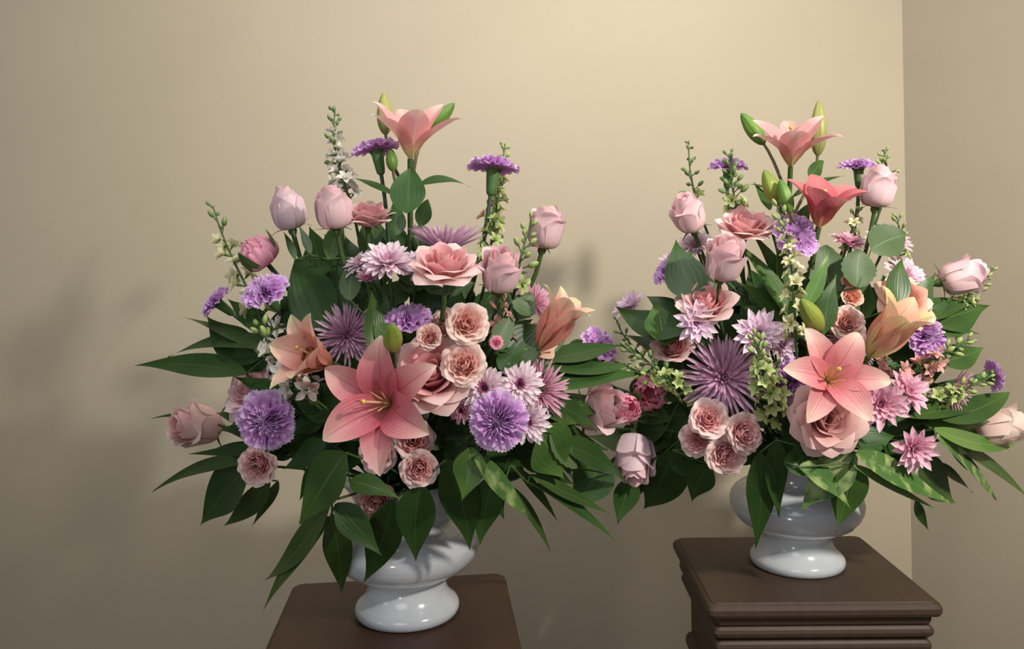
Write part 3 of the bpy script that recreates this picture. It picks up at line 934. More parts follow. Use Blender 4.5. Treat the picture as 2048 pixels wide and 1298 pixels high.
WALL_Y = 1.62
CORNER_X = 0.789
RA = math.radians(60)
rx, ry = math.cos(RA), -math.sin(RA)
slab('wall_back', [(-2.6, WALL_Y, 0), (CORNER_X, WALL_Y, 0), (CORNER_X, WALL_Y, 2.9), (-2.6, WALL_Y, 2.9)], (0, 0.12, 0), M_WALL)
E = (CORNER_X + rx * 0.6, WALL_Y + ry * 0.6)
slab('wall_right', [(CORNER_X, WALL_Y, 0), (E[0], E[1], 0), (E[0], E[1], 2.9), (CORNER_X, WALL_Y, 2.9)], (-ry * 0.12, rx * 0.12, 0), M_WALL)
slab('floor', [(-2.6, -2.0, 0), (2.2, -2.0, 0), (2.2, WALL_Y + 0.1, 0), (-2.6, WALL_Y + 0.1, 0)], (0, 0, -0.06), M_FLOOR)


# ------------------------------------------------------------------ pedestals
def ring(hw, rad, z, seg=4):
    r = []
    for cx, cy, a0 in ((1, 1, 0), (-1, 1, 90), (-1, -1, 180), (1, -1, 270)):
        for k in range(seg + 1):
            a = math.radians(a0 + 90 * k / seg)
            r.append((cx * (hw - rad) + rad * math.cos(a), cy * (hw - rad) + rad * math.sin(a), z))
    return r


def square_body(name, prof, mat, parent):
    """a mitred square moulding: prof = [(half width, corner radius, z)], closed top and bottom"""
    rings = [ring(*p) for p in prof]
    n = len(rings[0])
    v = [q for r in rings for q in r]
    f = []
    for j in range(len(rings) - 1):
        for i in range(n):
            f.append((j * n + i, j * n + (i + 1) % n, (j + 1) * n + (i + 1) % n, (j + 1) * n + i))
    f.append(tuple(range(n))[::-1])
    f.append(tuple((len(rings) - 1) * n + i for i in range(n)))
    me = mesh_from(name, v, f, mat, None, None, False)
    return put(name, me, parent)


def half_round(hw0, out, z0, z1, rad, n=7):
    r = []
    for k in range(n):
        a = math.pi * k / (n - 1)
        r.append((hw0 + out * math.sin(a), rad, z0 + (z1 - z0) * (1 - math.cos(a)) / 2))
    return r


def pedestal(x, y, yaw, hw, mat, label, deep=1.0):
    M = Matrix.Translation((x, y, 0)) @ Matrix.Rotation(math.radians(yaw), 4, 'Z') @ Matrix.Diagonal((1, deep, 1, 1))
    root = thing('pedestal', M, label, 'pedestal', 'dark wooden pedestals')
    H = TABLE_Z
    k = hw / 0.1525
    rd = 0.010
    square_body('plinth', [(0.15 * k, 0.004, 0.0), (0.15 * k, 0.004, 0.09), (0.143 * k, 0.004, 0.105), (0.125 * k, 0.004, 0.12)], mat, root)
    square_body('shaft', [(0.122 * k, 0.003, 0.12), (0.122 * k, 0.003, H - 0.178)], mat, root)
    square_body('molding', [(0.122 * k, 0.004, H - 0.178)] + half_round(0.128 * k, 0.009, H - 0.176, H - 0.148, 0.006) + [(0.127 * k, 0.004, H - 0.147)], mat, root)
    square_body('frieze', [(0.128 * k, 0.003, H - 0.147), (0.128 * k, 0.003, H - 0.086), (0.131 * k, 0.003, H - 0.076), (0.1335 * k, 0.003, H - 0.073)], mat, root)
    square_body('molding', [(0.130 * k, 0.004, H - 0.073)] + half_round(0.1345 * k, 0.007, H - 0.072, H - 0.054, 0.006) + [(0.13 * k, 0.004, H - 0.0525)], mat, root)
    square_body('molding', [(0.13 * k, 0.004, H - 0.0525)] + half_round(0.1355 * k, 0.0085, H - 0.052, H - 0.034, 0.006) + [(0.132 * k, 0.004, H - 0.033)], mat, root)
    square_body('molding', [(0.133 * k, 0.004, H - 0.033), (0.140 * k, 0.006, H - 0.0325), (0.1415 * k, 0.006, H - 0.027), (0.1415 * k, 0.006, H - 0.021), (0.139 * k, 0.006, H - 0.0205)], mat, root)
    top = [(0.146 * k, rd, H - 0.0205), (0.1505 * k, rd, H - 0.0195), (0.1525 * k, rd, H - 0.0155), (0.1525 * k, rd, H - 0.009), (0.1505 * k, rd, H - 0.0045),
           (0.1475 * k, rd, H - 0.0025), (0.1463 * k, rd, H - 0.0022), (0.1455 * k, rd, H - 0.0006), (0.1440 * k, rd, H)]
    square_body('tabletop', top, mat, root)
    return root


pR = ARR['R']['base']
pL = ARR['L']['base']
pedestal(pR.x - 0.010, 1.206, -1.2, 0.1555, M_WOOD, 'dark brown wooden pedestal with stepped mouldings in the corner at the right', 0.87)
pedestal(pL.x - 0.012, 1.037, 5.4, 0.155, M_WOOD2, 'reddish dark wooden pedestal top cropped by the bottom edge, under the left urn')

# ------------------------------------------------------------------ urns with wet foam
URN = [(0.0, 0.0), (0.063, 0.0), (0.0668, 0.0022), (0.0684, 0.0065), (0.0684, 0.0105), (0.0665, 0.0145), (0.0622, 0.0185), (0.0580, 0.0225), (0.0548, 0.0270), (0.0525, 0.0325), (0.0513, 0.0380),
       (0.0510, 0.0430), (0.0524, 0.0480), (0.0580, 0.0520), (0.0700, 0.0572), (0.0830, 0.0652), (0.0918, 0.0755), (0.0962, 0.0862), (0.0968, 0.0950), (0.0945, 0.1040), (0.0890, 0.1115),
       (0.0815, 0.1172), (0.0735, 0.1212), (0.0675, 0.1250), (0.0645, 0.1300), (0.0640, 0.1380), (0.0660, 0.1480), (0.0705, 0.1590), (0.0770, 0.1690), (0.0815, 0.1740), (0.0830, 0.1770),
       (0.0815, 0.1795), (0.0785, 0.1785), (0.0690, 0.1620), (0.0600, 0.1440), (0.0580, 0.1290), (0.0600, 0.1100), (0.0, 0.1080)]


URN_ME = Surf().lathe(URN, 64).mesh('urn', M_CERAMIC)
for k, lab in (('L', 'white glazed footed urn on the reddish pedestal at the left'), ('R', 'white glazed footed urn on the stepped pedestal at the right')):
    tag(put('urn', URN_ME, None, Matrix.Translation(ARR[k]['base'])), lab, 'urn', 'white ceramic urns')
    f = Surf().lathe([(0.0, 0.1085), (0.05, 0.1085), (0.054, 0.115), (0.054, 0.170), (0.048, 0.182), (0.0, 0.184)], 20).mesh('floral_foam', M_FOAM)
    tag(put('floral_foam', f, None, Matrix.Translation(ARR[k]['base'])),
        'green wet foam block hidden inside the %s urn' % ('left' if k == 'L' else 'right'), 'floral foam')

# ------------------------------------------------------------------ left arrangement: flowers
L, R = 'L', 'R'
flower(L, 'bud', 574, 414, 92, (-.16, .95, .25), 0.0, 'lavender', 'plump closed pale pink rose, first from the left along the top', 0, 0, 0.0)
flower(L, 'bud', 665, 412, 94, (-.12, .96, .22), -0.02, 'pale', 'slender pale pink rosebud standing beside the white spike', 1, 0, 0.12)
flower(L, 'open', 738, 428, 112, (.10, .94, .30), 0.02, 'pink', 'dusty pink open rose seen from the side behind the slender rosebud', 0, 0, 0.8)
flower(L, 'bud', 1092, 452, 92, (.16, .96, .15), 0.02, 'pale', 'pale pink rosebud rising highest at the right of the left arrangement', 2, 0, 0.55)
flower(L, 'bud', 1002, 537, 100, (.08, .86, .5), -0.02, 'pale', 'half-open pale pink rose next to the wide flat rose', 3, 0, 0.7)
flower(L, 'open', 890, 524, 148, (.04, .90, .45), -0.02, 'pink', 'wide flat pink rose beneath the mauve spidery bloom', 1, 0, 1.0)
flower(L, 'bud', 388, 850, 106, (-.62, .22, .75), 0.0, 'blush', 'blush rose facing left at the far left end of the left arrangement', 4, 0, 0.8)
flower(L, 'open', 862, 744, 176, (-.06, .45, .9), 0.0, 'pink', 'large pink rose behind the right petals of the deep pink lily', 2, 0, 0.9)
flower(L, 'open', 494, 782, 124, (-.45, .45, .75), 0.025, 'pale', 'pale pink rose half hidden behind the front lilac carnation', 3, 0, 0.95)
flower(L, 'open', 1075, 682, 92, (.30, .60, .6), 0.05, 'peach', 'peach rose tucked behind a leaf at the foot of the closed trumpet lily', 4, 0, 0.85)

flower(L, 'spray', 936, 645, 102, (.30, .25, .9), -0.015, 'spray', 'largest ruffled peach spray rose, topmost of the peach cluster', 0)
flower(L, 'spray', 890, 645, 90, (-.30, .50, .65), 0.03, 'spray', 'ruffled peach spray rose squeezed behind the topmost one', 1)
flower(L, 'spray', 858, 673, 66, (-.10, .30, .95), -0.02, 'spray', 'small tight peach spray rose at the left of the peach cluster', 2, 0, 0.7)
flower(L, 'spray', 926, 727, 108, (-.12, .38, .9), -0.02, 'spray', 'ruffled peach spray rose lowest in the peach cluster above the daisies', 3)
flower(L, 'spray', 826, 878, 98, (.08, .30, .95), 0.02, 'blush', 'pink spray rose touching the lower tip of the deep pink lily', 4)
flower(L, 'spray', 753, 910, 92, (-.20, .10, .95), 0.02, 'blush', 'pink spray rose half covered by the lower petals of the deep pink lily', 5, 0, 0.9)
flower(L, 'spray', 838, 940, 90, (.10, -.05, 1), -0.01, 'blush', 'pink spray rose above the broad leaf over the urn front', 6, 0, 0.9)
flower(L, 'spray', 752, 1006, 98, (-.10, -.10, .95), 0.01, 'dusty', 'faded pink spray rose hanging lowest, against the urn rim', 7)
flower(L, 'spray', 512, 932, 96, (-.10, -.05, 1), 0.01, 'blush', 'pale pink spray rose directly under the front lilac carnation at left', 8, 0, 0.85)
flower(L, 'peony', 513, 503, 92, (-.50, .68, .35), 0.02, 'hot', 'hot pink peony bud with green bracts at upper left', 0)
flower(L, 'carn', 993, 685, 30, (.10, .30, .9), -0.01, 'hot', 'tiny hot pink carnation bud below the half-open pink rose', 0, 0, None)

lilyA = flower(L, 'lily', 780, 808, 152, (-.30, .20, .93), -0.02, 'lily', 'deep pink open lily at the front, largest bloom of the left arrangement', 0, 92, 0.95, 'open', False)
flower(L, 'lily', 664, 728, 130, (-.62, .40, .62), -0.01, 'coral', 'coral lily with rusty anthers facing left, beside the lilac spider bloom', 1, 45, 0.85, 'wide')
lilyT = flower(L, 'lily', 821, 318, 136, (.06, .96, .26), 0.0, 'toplily', 'salmon pink lily standing at the very top of the left arrangement', 2, 50, 1.05, 'cup', False)
flower(L, 'lily', 1076, 702, 142, (.52, .82, .15), 0.02, 'coral', 'half-closed coral trumpet lily leaning out to the right', 3, 10, 0.9, 'trumpet', False)
flower(L, 'carn', 530, 842, 128, (-.12, .05, 1), -0.02, 'lilac', 'lilac carnation facing front at left, beside the blush rose', 1)
flower(L, 'carn', 996, 842, 124, (-.10, .02, 1), -0.045, 'lilac', 'lilac carnation facing front, in front of the white daisy blooms', 2)
flower(L, 'carn', 526, 577, 104, (-.30, .72, .6), 0.0, 'lilac', 'lilac carnation below the hot pink peony bud', 3)
flower(L, 'carn', 428, 600, 78, (-.70, .62, .3), 0.01, 'lilac', 'dusky lilac carnation farthest to the upper left', 4)
flower(L, 'carn', 815, 630, 100, (-.05, .88, .45), 0.02, 'lilac', 'lilac carnation above the short olive lily bud', 5)
flower(L, 'carn', 752, 292, 98, (-.18, .96, -.02), -0.01, 'lilac', 'lilac carnation seen from below beside the topmost lily', 6)
flower(L, 'carn', 988, 328, 108, (.10, .97, -.10), -0.01, 'lilac', 'lilac carnation on a tall dark stem at upper right of the left arrangement', 7)
flower(L, 'mum', 776, 518, 124, (.02, .80, .58), -0.005, 'palemum', 'whitish pink chrysanthemum left of the wide flat rose', 0)
flower(L, 'mum', 716, 525, 76, (-.45, .70, .45), 0.03, 'palemum', 'small pale chrysanthemum behind the whitish pink one', 1)
flower(L, 'mum', 734, 556, 52, (.02, .65, .55), 0.01, 'magenta', 'half-opened magenta chrysanthemum bud under the pale blooms', 0, 0, 0.7)
flower(L, 'mum', 838, 530, 92, (.20, .65, .55), 0.03, 'palemum', 'pale chrysanthemum mostly covered by the wide flat rose', 2)
flower(L, 'mum', 892, 490, 172, (.02, .96, .05), 0.05, 'mauve', 'mauve spider chrysanthemum fanning out behind the wide flat rose', 0, 0, 0.66, 'spider')
flower(L, 'mum', 695, 668, 128, (.25, .35, .85), 0.045, 'mauve', 'mauve spider chrysanthemum behind the coral lily', 1, 0, 0.9, 'spider')
flower(L, 'mum', 968, 775, 104, (-.12, .30, .95), -0.01, 'daisy', 'white chrysanthemum with magenta eye, left of the white trio', 3)
flower(L, 'mum', 1040, 768, 102, (.12, .30, .95), -0.01, 'daisy', 'white chrysanthemum with magenta eye, upper right of the white trio', 4)
flower(L, 'mum', 1054, 845, 106, (.18, .02, .97), -0.015, 'daisy', 'white chrysanthemum with magenta eye, lowest of the white trio', 5)
flower(L, 'mum', 1082, 780, 132, (.42, .20, .85), 0.02, 'spiderpink', 'pink spider chrysanthemum at the right of the white trio', 2, 0, 0.95, 'spider')
flower(L, 'mum', 1072, 602, 104, (.50, .50, .40), 0.07, 'spiderpink', 'pink spider chrysanthemum glimpsed behind leaves below the tallest rosebud', 3, 0, 0.9, 'spider')
flower(L, 'mum', 1118, 848, 40, (.5, .2, .6), 0.02, 'spiderpink', 'tiny pale pink bloom at the far right of the white trio', 6, 0, 0.8, 'spider')
flower(L, 'mum', 922, 822, 58, (-.20, .10, .9), 0.04, 'magenta', 'dark magenta chrysanthemum deep between the large rose and the daisies', 6, 0, 0.8)

for lf in [(818, 425, 822, 335, 60, -.03, -.05, 'dark', (0, .15, 1), 0, 0, 'broad'), (838, 370, 940, 374, 24, .0, 0, 'dark', (0, .8, .6), 26, 0, 'long'),
           (790, 392, 704, 355, 20, .01, 0, 'dark', (.1, .8, .5), 4, 0, 'long'), (842, 452, 856, 398, 30, .02, 0, 'dark', (.4, .2, .8), 0, 10, 'broad'),
           (790, 470, 786, 392, 34, .03, .03, 'dark', (.5, .1, .8), 0, 10, 'long')]:
    lily_leaf(lilyT, L, lf)
lily_bud(L, 771, 268, 768, 184, 33, 0.02, 'yellow', root=lilyT, joint=(818, 400))
lily_bud(L, 856, 262, 909, 206, 30, 0.02, 'green', root=lilyT, joint=(818, 400))
lily_bud(L, 786, 342, 780, 296, 25, 0.01, 'green', root=lilyT, joint=(816, 400))
lily_bud(L, 787, 700, 783, 648, 40, -0.035, 'olive', 'short olive green lily bud at the centre above the deep pink lily', tilt=0.03)

spike(L, [(700, 400), (682, 350), (660, 300), (670, 224)], 'white feathery larkspur spike rising at upper left of the left arrangement', 'white', 'green', 42, 0.25, 26, 0.03, 1.3)
spike(L, [(524, 640), (480, 540), (450, 500), (426, 412)], 'white larkspur spike with green tip leaning far left by the peony bud', 'cream', 'green', 18, 0.3, 34, 0.0)
spike(L, [(975, 540), (985, 460), (1000, 380), (1010, 288)], 'pale green larkspur spike climbing behind the tall stemmed carnation', 'green', 'lime', 34, 0.25, 25, 0.03)
spike(L, [(622, 800), (575, 750), (545, 715), (522, 655)], 'white larkspur spike with green buds beside the coral lily', 'white', 'lime', 20, 0.25, 34, -0.01)
spike(L, [(1028, 590), (1036, 530), (1048, 490), (1063, 442)], 'green budded larkspur spike in front of the highest right rosebud', 'green', 'lime', 18, 0.75, 27, 0.0)
spike(L, [(1002, 690), (1008, 650), (1004, 620), (1000, 588)], 'spike of small pink buds under the half-open pink rose', 'pink', 'pink', 12, 0.5, 26, 0.01)
spike(L, [(975, 460), (990, 420), (1000, 390), (1008, 345)], 'thin spike of coral pink florets behind the tall stemmed carnation', 'pink', 'pink', 10, 0.3, 26, 0.06)
spike(L, [(560, 640), (566, 655), (574, 668), (580, 690)], 'pale florets in shade beneath the lilac carnation and peony', 'white', 'green', 7, 0.2, 34, 0.05)
spike(L, [(640, 770), (628, 762), (616, 752), (604, 744)], 'pinkish white florets under the coral lily', 'pink', 'green', 9, 0.1, 34, 0.02)

# ------------------------------------------------------------------ left arrangement: leaves
sprig(L, [(492, 748, 268, 731, 56, 0, 0, 'dark', (0, .5, .85), -14, 0), (548, 700, 336, 714, 44, 0, 0, 'dark', (0, .6, .75), 22, 10)],
      'pair of long dark leaves pointing far left above the blush rose')
sprig(L, [(505, 695, 364, 634, 26, .02, 0, 'dark', (0, .8, .5), 6, 0), (520, 715, 412, 630, 74, .03, .03, 'dark', (-.2, .3, .9), 0, 0), (545, 660, 455, 598, 44, .04, .04, 'dark', (-.2, .4, .8), 4, 0),
          (590, 640, 540, 640, 40, .05, .05, 'dark')],
      'dark leaves spreading left under the dusky lilac carnation')
sprig(L, [(620, 790, 468, 753, 46, .02, .01, 'dark', (0, .6, .8), 4, 0), (560, 700, 470, 752, 66, .04, .03, 'dark', (0, .4, .9), 8, 0)], 'dark leaf crossing above the front left carnation')
sprig(L, [(560, 830, 430, 825, 50, .05, .03, 'dark', (0, .5, .8), 6, 0), (540, 870, 440, 862, 44, .04, .02, 'dark', (0, .3, .9), 6, 0), (560, 892, 376, 908, 26, .03, .02, 'dark', (0, .4, .9), 10, 0),
          (430, 846, 300, 838, 14, .08, .08, 'dark', (0, .6, .8), 6, 0), (545, 905, 410, 908, 16, .05, .04, 'dark')],
      'thin dark leaves around the stem of the blush rose')
sprig(L, [(482, 926, 304, 984, 36, .0, 0, 'dark', (0, .6, .75), 12, 20), (505, 925, 400, 1052, 98, .01, -.01, 'dark', (-.2, .3, .9), -8, 0), (540, 960, 446, 1052, 46, .02, .01, 'dark', (.2, .2, .9), -10, 0),
          (556, 962, 504, 1052, 24, .03, .02, 'dark', (.4, .3, .8), 8, 0)],
      'fan of dark leaves hanging at lower left under the pale spray rose')
sprig(L, [(664, 1000, 527, 1162, 58, -.02, 0, 'green', (-.4, .4, .85), 8, -20), (664, 1036, 527, 1220, 56, -.03, 0, 'green', (-.3, .5, .8), 8, -30), (662, 1030, 684, 1190, 58, -.03, -.04, 'green', (.2, .3, .9), 0, 0),
          (672, 1008, 764, 1112, 58, -.03, -.05, 'dark', (.2, .4, .9), 12, 20)],
      'fan of four long green leaves drooping at left of the urn')
sprig(L, [(690, 905, 600, 1048, 100, -.02, -.05, 'green', (-.25, .35, .9), -6, 20), (700, 962, 802, 998, 46, -.02, -.04, 'green', (.2, .6, .7), 20, 0)],
      'broad glossy leaf curling down under the deep pink lily')
sprig(L, [(785, 1000, 726, 1166, 74, -.005, -.02, 'dark', (0, .2, 1), 0, 0), (842, 965, 832, 1124, 78, -.01, -.03, 'dark', (.05, .2, 1), 0, 0), (890, 920, 940, 1102, 78, -.01, -.03, 'dark', (.1, .2, 1), 0, 0)],
      'three broad dark leaves hanging over the front of the left urn')
sprig(L, [(940, 895, 924, 1002, 64, -.03, -.05, 'green', (.1, .4, .9), 0, 0), (990, 950, 960, 1092, 62, -.02, -.03, 'dark', (0, .2, 1), 0, 0), (985, 960, 1008, 1038, 40, .0, 0, 'dark', (.3, .2, .9), 0, 0)],
      'lighter leaf and dark oval leaf at right of the urn front')
sprig(L, [(950, 915, 1062, 1042, 48, -.04, -.05, 'mottled', (.2, .6, .8), 22, 20), (1008, 968, 1102, 1106, 30, -.02, -.01, 'green', (.3, .5, .8), 8, 30), (1020, 930, 1118, 1048, 26, -.01, 0, 'green', (.3, .5, .8), 8, 20),
          (1055, 965, 1242, 1094, 30, -.01, .0, 'dark', (.2, .7, .7), 22, 40), (1060, 950, 1225, 1030, 34, -.01, 0, 'green', (.2, .6, .7), 16, 20)],
      'mottled leaf and narrow leaves trailing right of the left urn')
sprig(L, [(1075, 860, 1128, 958, 110, -.01, -.02, 'green', (.2, .4, .9), 0, 0), (1100, 865, 1155, 935, 50, -.01, -.01, 'rose', (.2, .5, .9), 0, 0, 'rose'), (1120, 890, 1256, 968, 58, .0, .0, 'dark', (.2, .5, .8), 10, 0),
          (1205, 915, 1144, 1018, 84, .04, .04, 'dark', (.1, .3, .9), -8, 0), (1265, 955, 1235, 1048, 54, .05, .05, 'dark', (.2, .2, .9), 0, 0), (1060, 920, 1150, 970, 40, .02, .02, 'dark'),
          (1120, 930, 1148, 968, 12, .0, 0, 'dark')],
      'broad leaves between the arrangements under the white trio')
sprig(L, [(1080, 775, 1290, 750, 62, .02, .02, 'dark', (0, .6, .8), 8, 0), (1090, 720, 1240, 690, 52, .05, .05, 'dark', (0, .6, .8), 8, 0), (1080, 735, 1270, 725, 44, .04, .04, 'dark', (0, .7, .7), 6, 0),
          (1095, 835, 1160, 850, 34, .0, .02, 'green', (0, .6, .8), 4, 0), (1085, 800, 1200, 862, 56, .04, .04, 'dark')],
      'dark leaves reaching right toward the second arrangement')
sprig(L, [(1010, 730, 1085, 652, 84, .02, .03, 'dark', (.2, .5, .85), 0, 0, 'broad'), (990, 700, 1026, 630, 44, .0, .01, 'rose', (.3, .3, .9), 0, 20, 'rose'), (1082, 712, 1152, 628, 40, .05, .05, 'green', (.3, .3, .9), -8, 0),
          (1000, 740, 1060, 700, 46, .0, .01, 'dark', (0, .7, .7), 16, 0)],
      'curved leaves below the half-closed trumpet lily')
sprig(L, [(1035, 640, 1066, 588, 52, .03, .03, 'rose', (.2, .3, .9), 0, 0, 'rose'), (1025, 610, 1062, 630, 36, .02, .02, 'rose', (.2, .5, .8), 10, 0, 'rose'), (1010, 570, 1058, 545, 20, .03, .03, 'dark')],
      'serrated rose leaves under the highest right rosebud')
sprig(L, [(650, 660, 588, 522, 100, .05, .05, 'dark', (-.1, .2, 1), 0, 0, 'broad'), (700, 640, 648, 468, 88, .07, .07, 'dark', (.1, .2, 1), 0, 0), (640, 560, 618, 452, 62, .06, .06, 'dark', (-.2, .2, 1), 0, 0),
          (600, 660, 560, 590, 80, .06, .06, 'dark', (-.1, .3, .9), 0, 0), (720, 600, 690, 470, 70, .08, .08, 'dark')],
      'large dark upright leaves below the plump closed rose')
sprig(L, [(742, 700, 738, 568, 48, -.01, .0, 'green', (.6, .2, .8), 0, 60), (790, 690, 742, 640, 50, .0, .0, 'green', (.2, .5, .8), 0, 0), (700, 600, 706, 530, 44, .03, .03, 'rose', (0, .2, 1), 0, 0, 'rose')],
      'pale twisted leaf standing left of the olive bud')
sprig(L, [(755, 520, 742, 420, 64, .09, .09, 'dark', (.2, .2, .9), 0, 0), (800, 500, 775, 450, 50, .09, .09, 'dark'), (850, 510, 838, 440, 44, .09, .09, 'dark', (.3, .2, .9), 0, 0), (590, 520, 566, 462, 16, .02, .02, 'dark', (.4, .2, .8), 0, 0),
          (620, 510, 596, 448, 18, .02, .02, 'dark', (.4, .2, .8), 0, 0), (660, 520, 690, 440, 40, .05, .05, 'green')],
      'dark leaves behind the row of rosebuds at the top')
sprig(L, [(1085, 850, 1215, 900, 66, .06, .06, 'dark', (0, .5, .85), 6, 0), (1090, 815, 1235, 800, 62, .07, .07, 'dark', (0, .6, .8), 6, 0), (1100, 870, 1180, 965, 60, .05, .05, 'dark', (.2, .4, .9), 4, 0),
          (1080, 780, 1200, 735, 56, .07, .07, 'dark', (0, .6, .8), 6, 0)],
      'shaded leaves filling the gap left of the creamy pink rose')
sprig(L, [(650, 880, 566, 938, 52, .03, .02, 'dark', (-.2, .4, .9), 0, 0), (640, 930, 600, 1000, 36, .02, .02, 'dark', (-.1, .3, .9), 0, 0), (660, 830, 575, 870, 56, .06, .06, 'dark', (-.1, .4, .9), 0, 0)],
      'short dark leaves between the pale spray rose and the curling leaf')

# ------------------------------------------------------------------ right arrangement: flowers
flower(R, 'bud', 1375, 424, 84, (-.36, .86, .3), 0.0, 'pale', 'pink rosebud at upper left of the right arrangement, below a thin green spike', 5, 0, 0.6)
flower(R, 'open', 1492, 448, 126, (.02, .86, .42), 0.01, 'pink', 'open dusty pink rose below the two paired lily buds', 5, 0, 0.85)
flower(R, 'bud', 1449, 514, 98, (.05, .86, .45), -0.03, 'pale', 'half-open pink rose with curled outer petals in front of the dusty open rose', 6, 0, 0.85)
flower(R, 'bud', 1757, 371, 88, (.10, .96, .12), -0.02, 'pale', 'plump pale rose highest at the right, against the wall corner', 7, 0, 0.3)
flower(R, 'bud', 1928, 550, 90, (.90, .32, .2), 0.0, 'pale', 'pale rose lying on its side pointing right above broad leaves', 8, 0, 0.6)
flower(R, 'bud', 2004, 852, 100, (.86, .30, .3), 0.0, 'spray', 'peach rose pointing right at the edge of the picture', 9, 0, 0.5)
flower(R, 'open', 1412, 602, 124, (-.22, .78, .52), 0.0, 'pink', 'pink rose with folded petals behind the pointed lilac bloom', 6, 0, 0.85)
flower(R, 'open', 1345, 692, 92, (-.20, .62, .6), 0.02, 'pink', 'pink rose tucked under the pointed lilac bloom', 7, 0, 0.75)
flower(R, 'open', 1655, 838, 158, (-.05, .12, 1), -0.02, 'dusty', 'large dusty pink rose under the open pink lily of the right arrangement', 8, 0, 1.0)
flower(R, 'bud', 1202, 816, 112, (.62, .36, .68), -0.115, 'pale', 'creamy pink rose opening to the right between the arrangements', 10, 0, 0.9)
flower(R, 'bud', 1268, 920, 104, (-.10, -.62, .6), -0.03, 'lavender', 'pale rose nodding downward at lower left of the right arrangement', 11, 0, 0.6)
flower(R, 'open', 1812, 598, 128, (.20, .50, .7), 0.02, 'peach', 'peach rose behind the peach trumpet lily', 9, 0, 0.95)
flower(R, 'spray', 1418, 836, 94, (-.08, .38, .9), -0.02, 'blush', 'pink spray rose, upper left of the cluster of four', 0, 0, 0.95)
flower(R, 'spray', 1394, 880, 84, (-.42, .02, .9), -0.015, 'blush', 'pink spray rose turned left, leftmost of the cluster of four', 1, 0, 0.85)
flower(R, 'spray', 1492, 866, 96, (.32, .20, .9), -0.015, 'blush', 'pink spray rose, rightmost of the cluster of four', 2)
flower(R, 'spray', 1455, 911, 98, (.05, -.08, 1), -0.02, 'blush', 'pink spray rose, lowest and nearest of the cluster of four', 3)
flower(R, 'spray', 1697, 645, 82, (-.10, .20, .95), 0.0, 'spray', 'round peach spray rose left of the peach trumpet lily', 9, 0, 0.85)
flower(R, 'spray', 1706, 592, 52, (-.10, .40, .9), 0.01, 'peach', 'small peach spray rose crossed by a dark stem', 1, 0, 0.8)
flower(R, 'spray', 1700, 562, 46, (.05, .70, .6), 0.02, 'peach', 'small orange peach spray rose bud above the crossed one', 2, 0, 0.7)
flower(R, 'peony', 1300, 785, 88, (-.20, .10, .9), 0.03, 'hot', 'dark hot pink peony bud behind an arching green spike', 1)
flower(R, 'peony', 1257, 816, 72, (.25, .25, .9), -0.05, 'hot', 'bright pink ragged peony bud beside the creamy pink rose', 2)

lilyU = flower(R, 'lily', 1581, 334, 122, (-.06, .93, .36), 0.0, 'toplily', 'salmon pink lily standing at the very top of the right arrangement', 4, 20, 1.15, 'cup', False)
flower(R, 'lily', 1637, 455, 118, (.10, .92, .36), -0.01, 'darklily', 'deep coral lily left of the highest plump rose', 5, 95, 0.9, 'wide', False)
flower(R, 'lily', 1736, 716, 150, (.38, .78, .5), -0.02, 'peachlily', 'peach and yellow trumpet lily with rusty anthers', 6, 65, 0.85, 'trumpet', True)
flower(R, 'lily', 1655, 762, 120, (.0, .38, .92), -0.045, 'dustlily', 'open pink lily at the front of the right arrangement', 7, 55, 1.0, 'open', False)
for q in [(1528, 288, 1482, 226, 32, 0.01, 'green'), (1636, 310, 1638, 200, 33, 0.01, 'yellow'), (1556, 408, 1528, 340, 36, -0.02, 'olive'), (1580, 425, 1560, 358, 30, -0.03, 'green')]:
    lily_bud(R, *q, root=lilyU, joint=(1588, 430))
lily_bud(R, 1642, 660, 1602, 598, 40, -0.04, 'olive', 'plump olive lily bud leaning left above the open pink lily', tilt=0.015)
for lf in [(1620, 358, 1648, 322, 30, 0, 0, 'green', (.3, .3, .9), 0, 20, 'broad'), (1585, 395, 1690, 352, 22, .02, .01, 'dark', (0, .8, .5), 12, 0, 'long'), (1540, 420, 1508, 365, 26, .02, .02, 'green', (.3, .2, .9), 0, 0, 'long'),
           (1545, 385, 1500, 368, 12, .02, .02, 'dark', (0, .8, .5), 6, 0, 'long'), (1590, 470, 1622, 402, 36, .03, .03, 'green', (.4, .2, .8), 0, 0, 'long')]:
    lily_leaf(lilyU, R, lf)

flower(R, 'carn', 1457, 328, 82, (.02, .97, .10), 0.02, 'lilac', 'lilac carnation behind a thick green spike at the top', 8)
flower(R, 'carn', 1717, 328, 78, (-.05, .97, .10), 0.01, 'lilac', 'lilac carnation beside the highest plump rose', 9)
flower(R, 'carn', 1596, 467, 98, (.15, .42, .9), -0.01, 'lilac', 'lilac carnation behind the tall lime spike at upper centre', 10)
flower(R, 'carn', 1326, 540, 66, (-.78, .52, .25), 0.02, 'lilac', 'dark lilac carnation peeking from behind the upright left leaf', 11)
flower(R, 'carn', 1203, 686, 84, (.45, .50, .5), 0.0, 'lilac', 'small lilac carnation at the left end of the right arrangement', 12)
flower(R, 'carn', 1584, 762, 96, (-.22, .12, .9), 0.02, 'lilac', 'purple carnation in shade behind the open pink lily', 13)
flower(R, 'carn', 1860, 672, 92, (.30, .12, .9), 0.01, 'lilac', 'bright lilac carnation right of the peach trumpet lily', 14)
flower(R, 'carn', 1990, 751, 68, (.96, .12, .05), 0.0, 'lilac', 'lilac carnation in profile at the far right', 15)

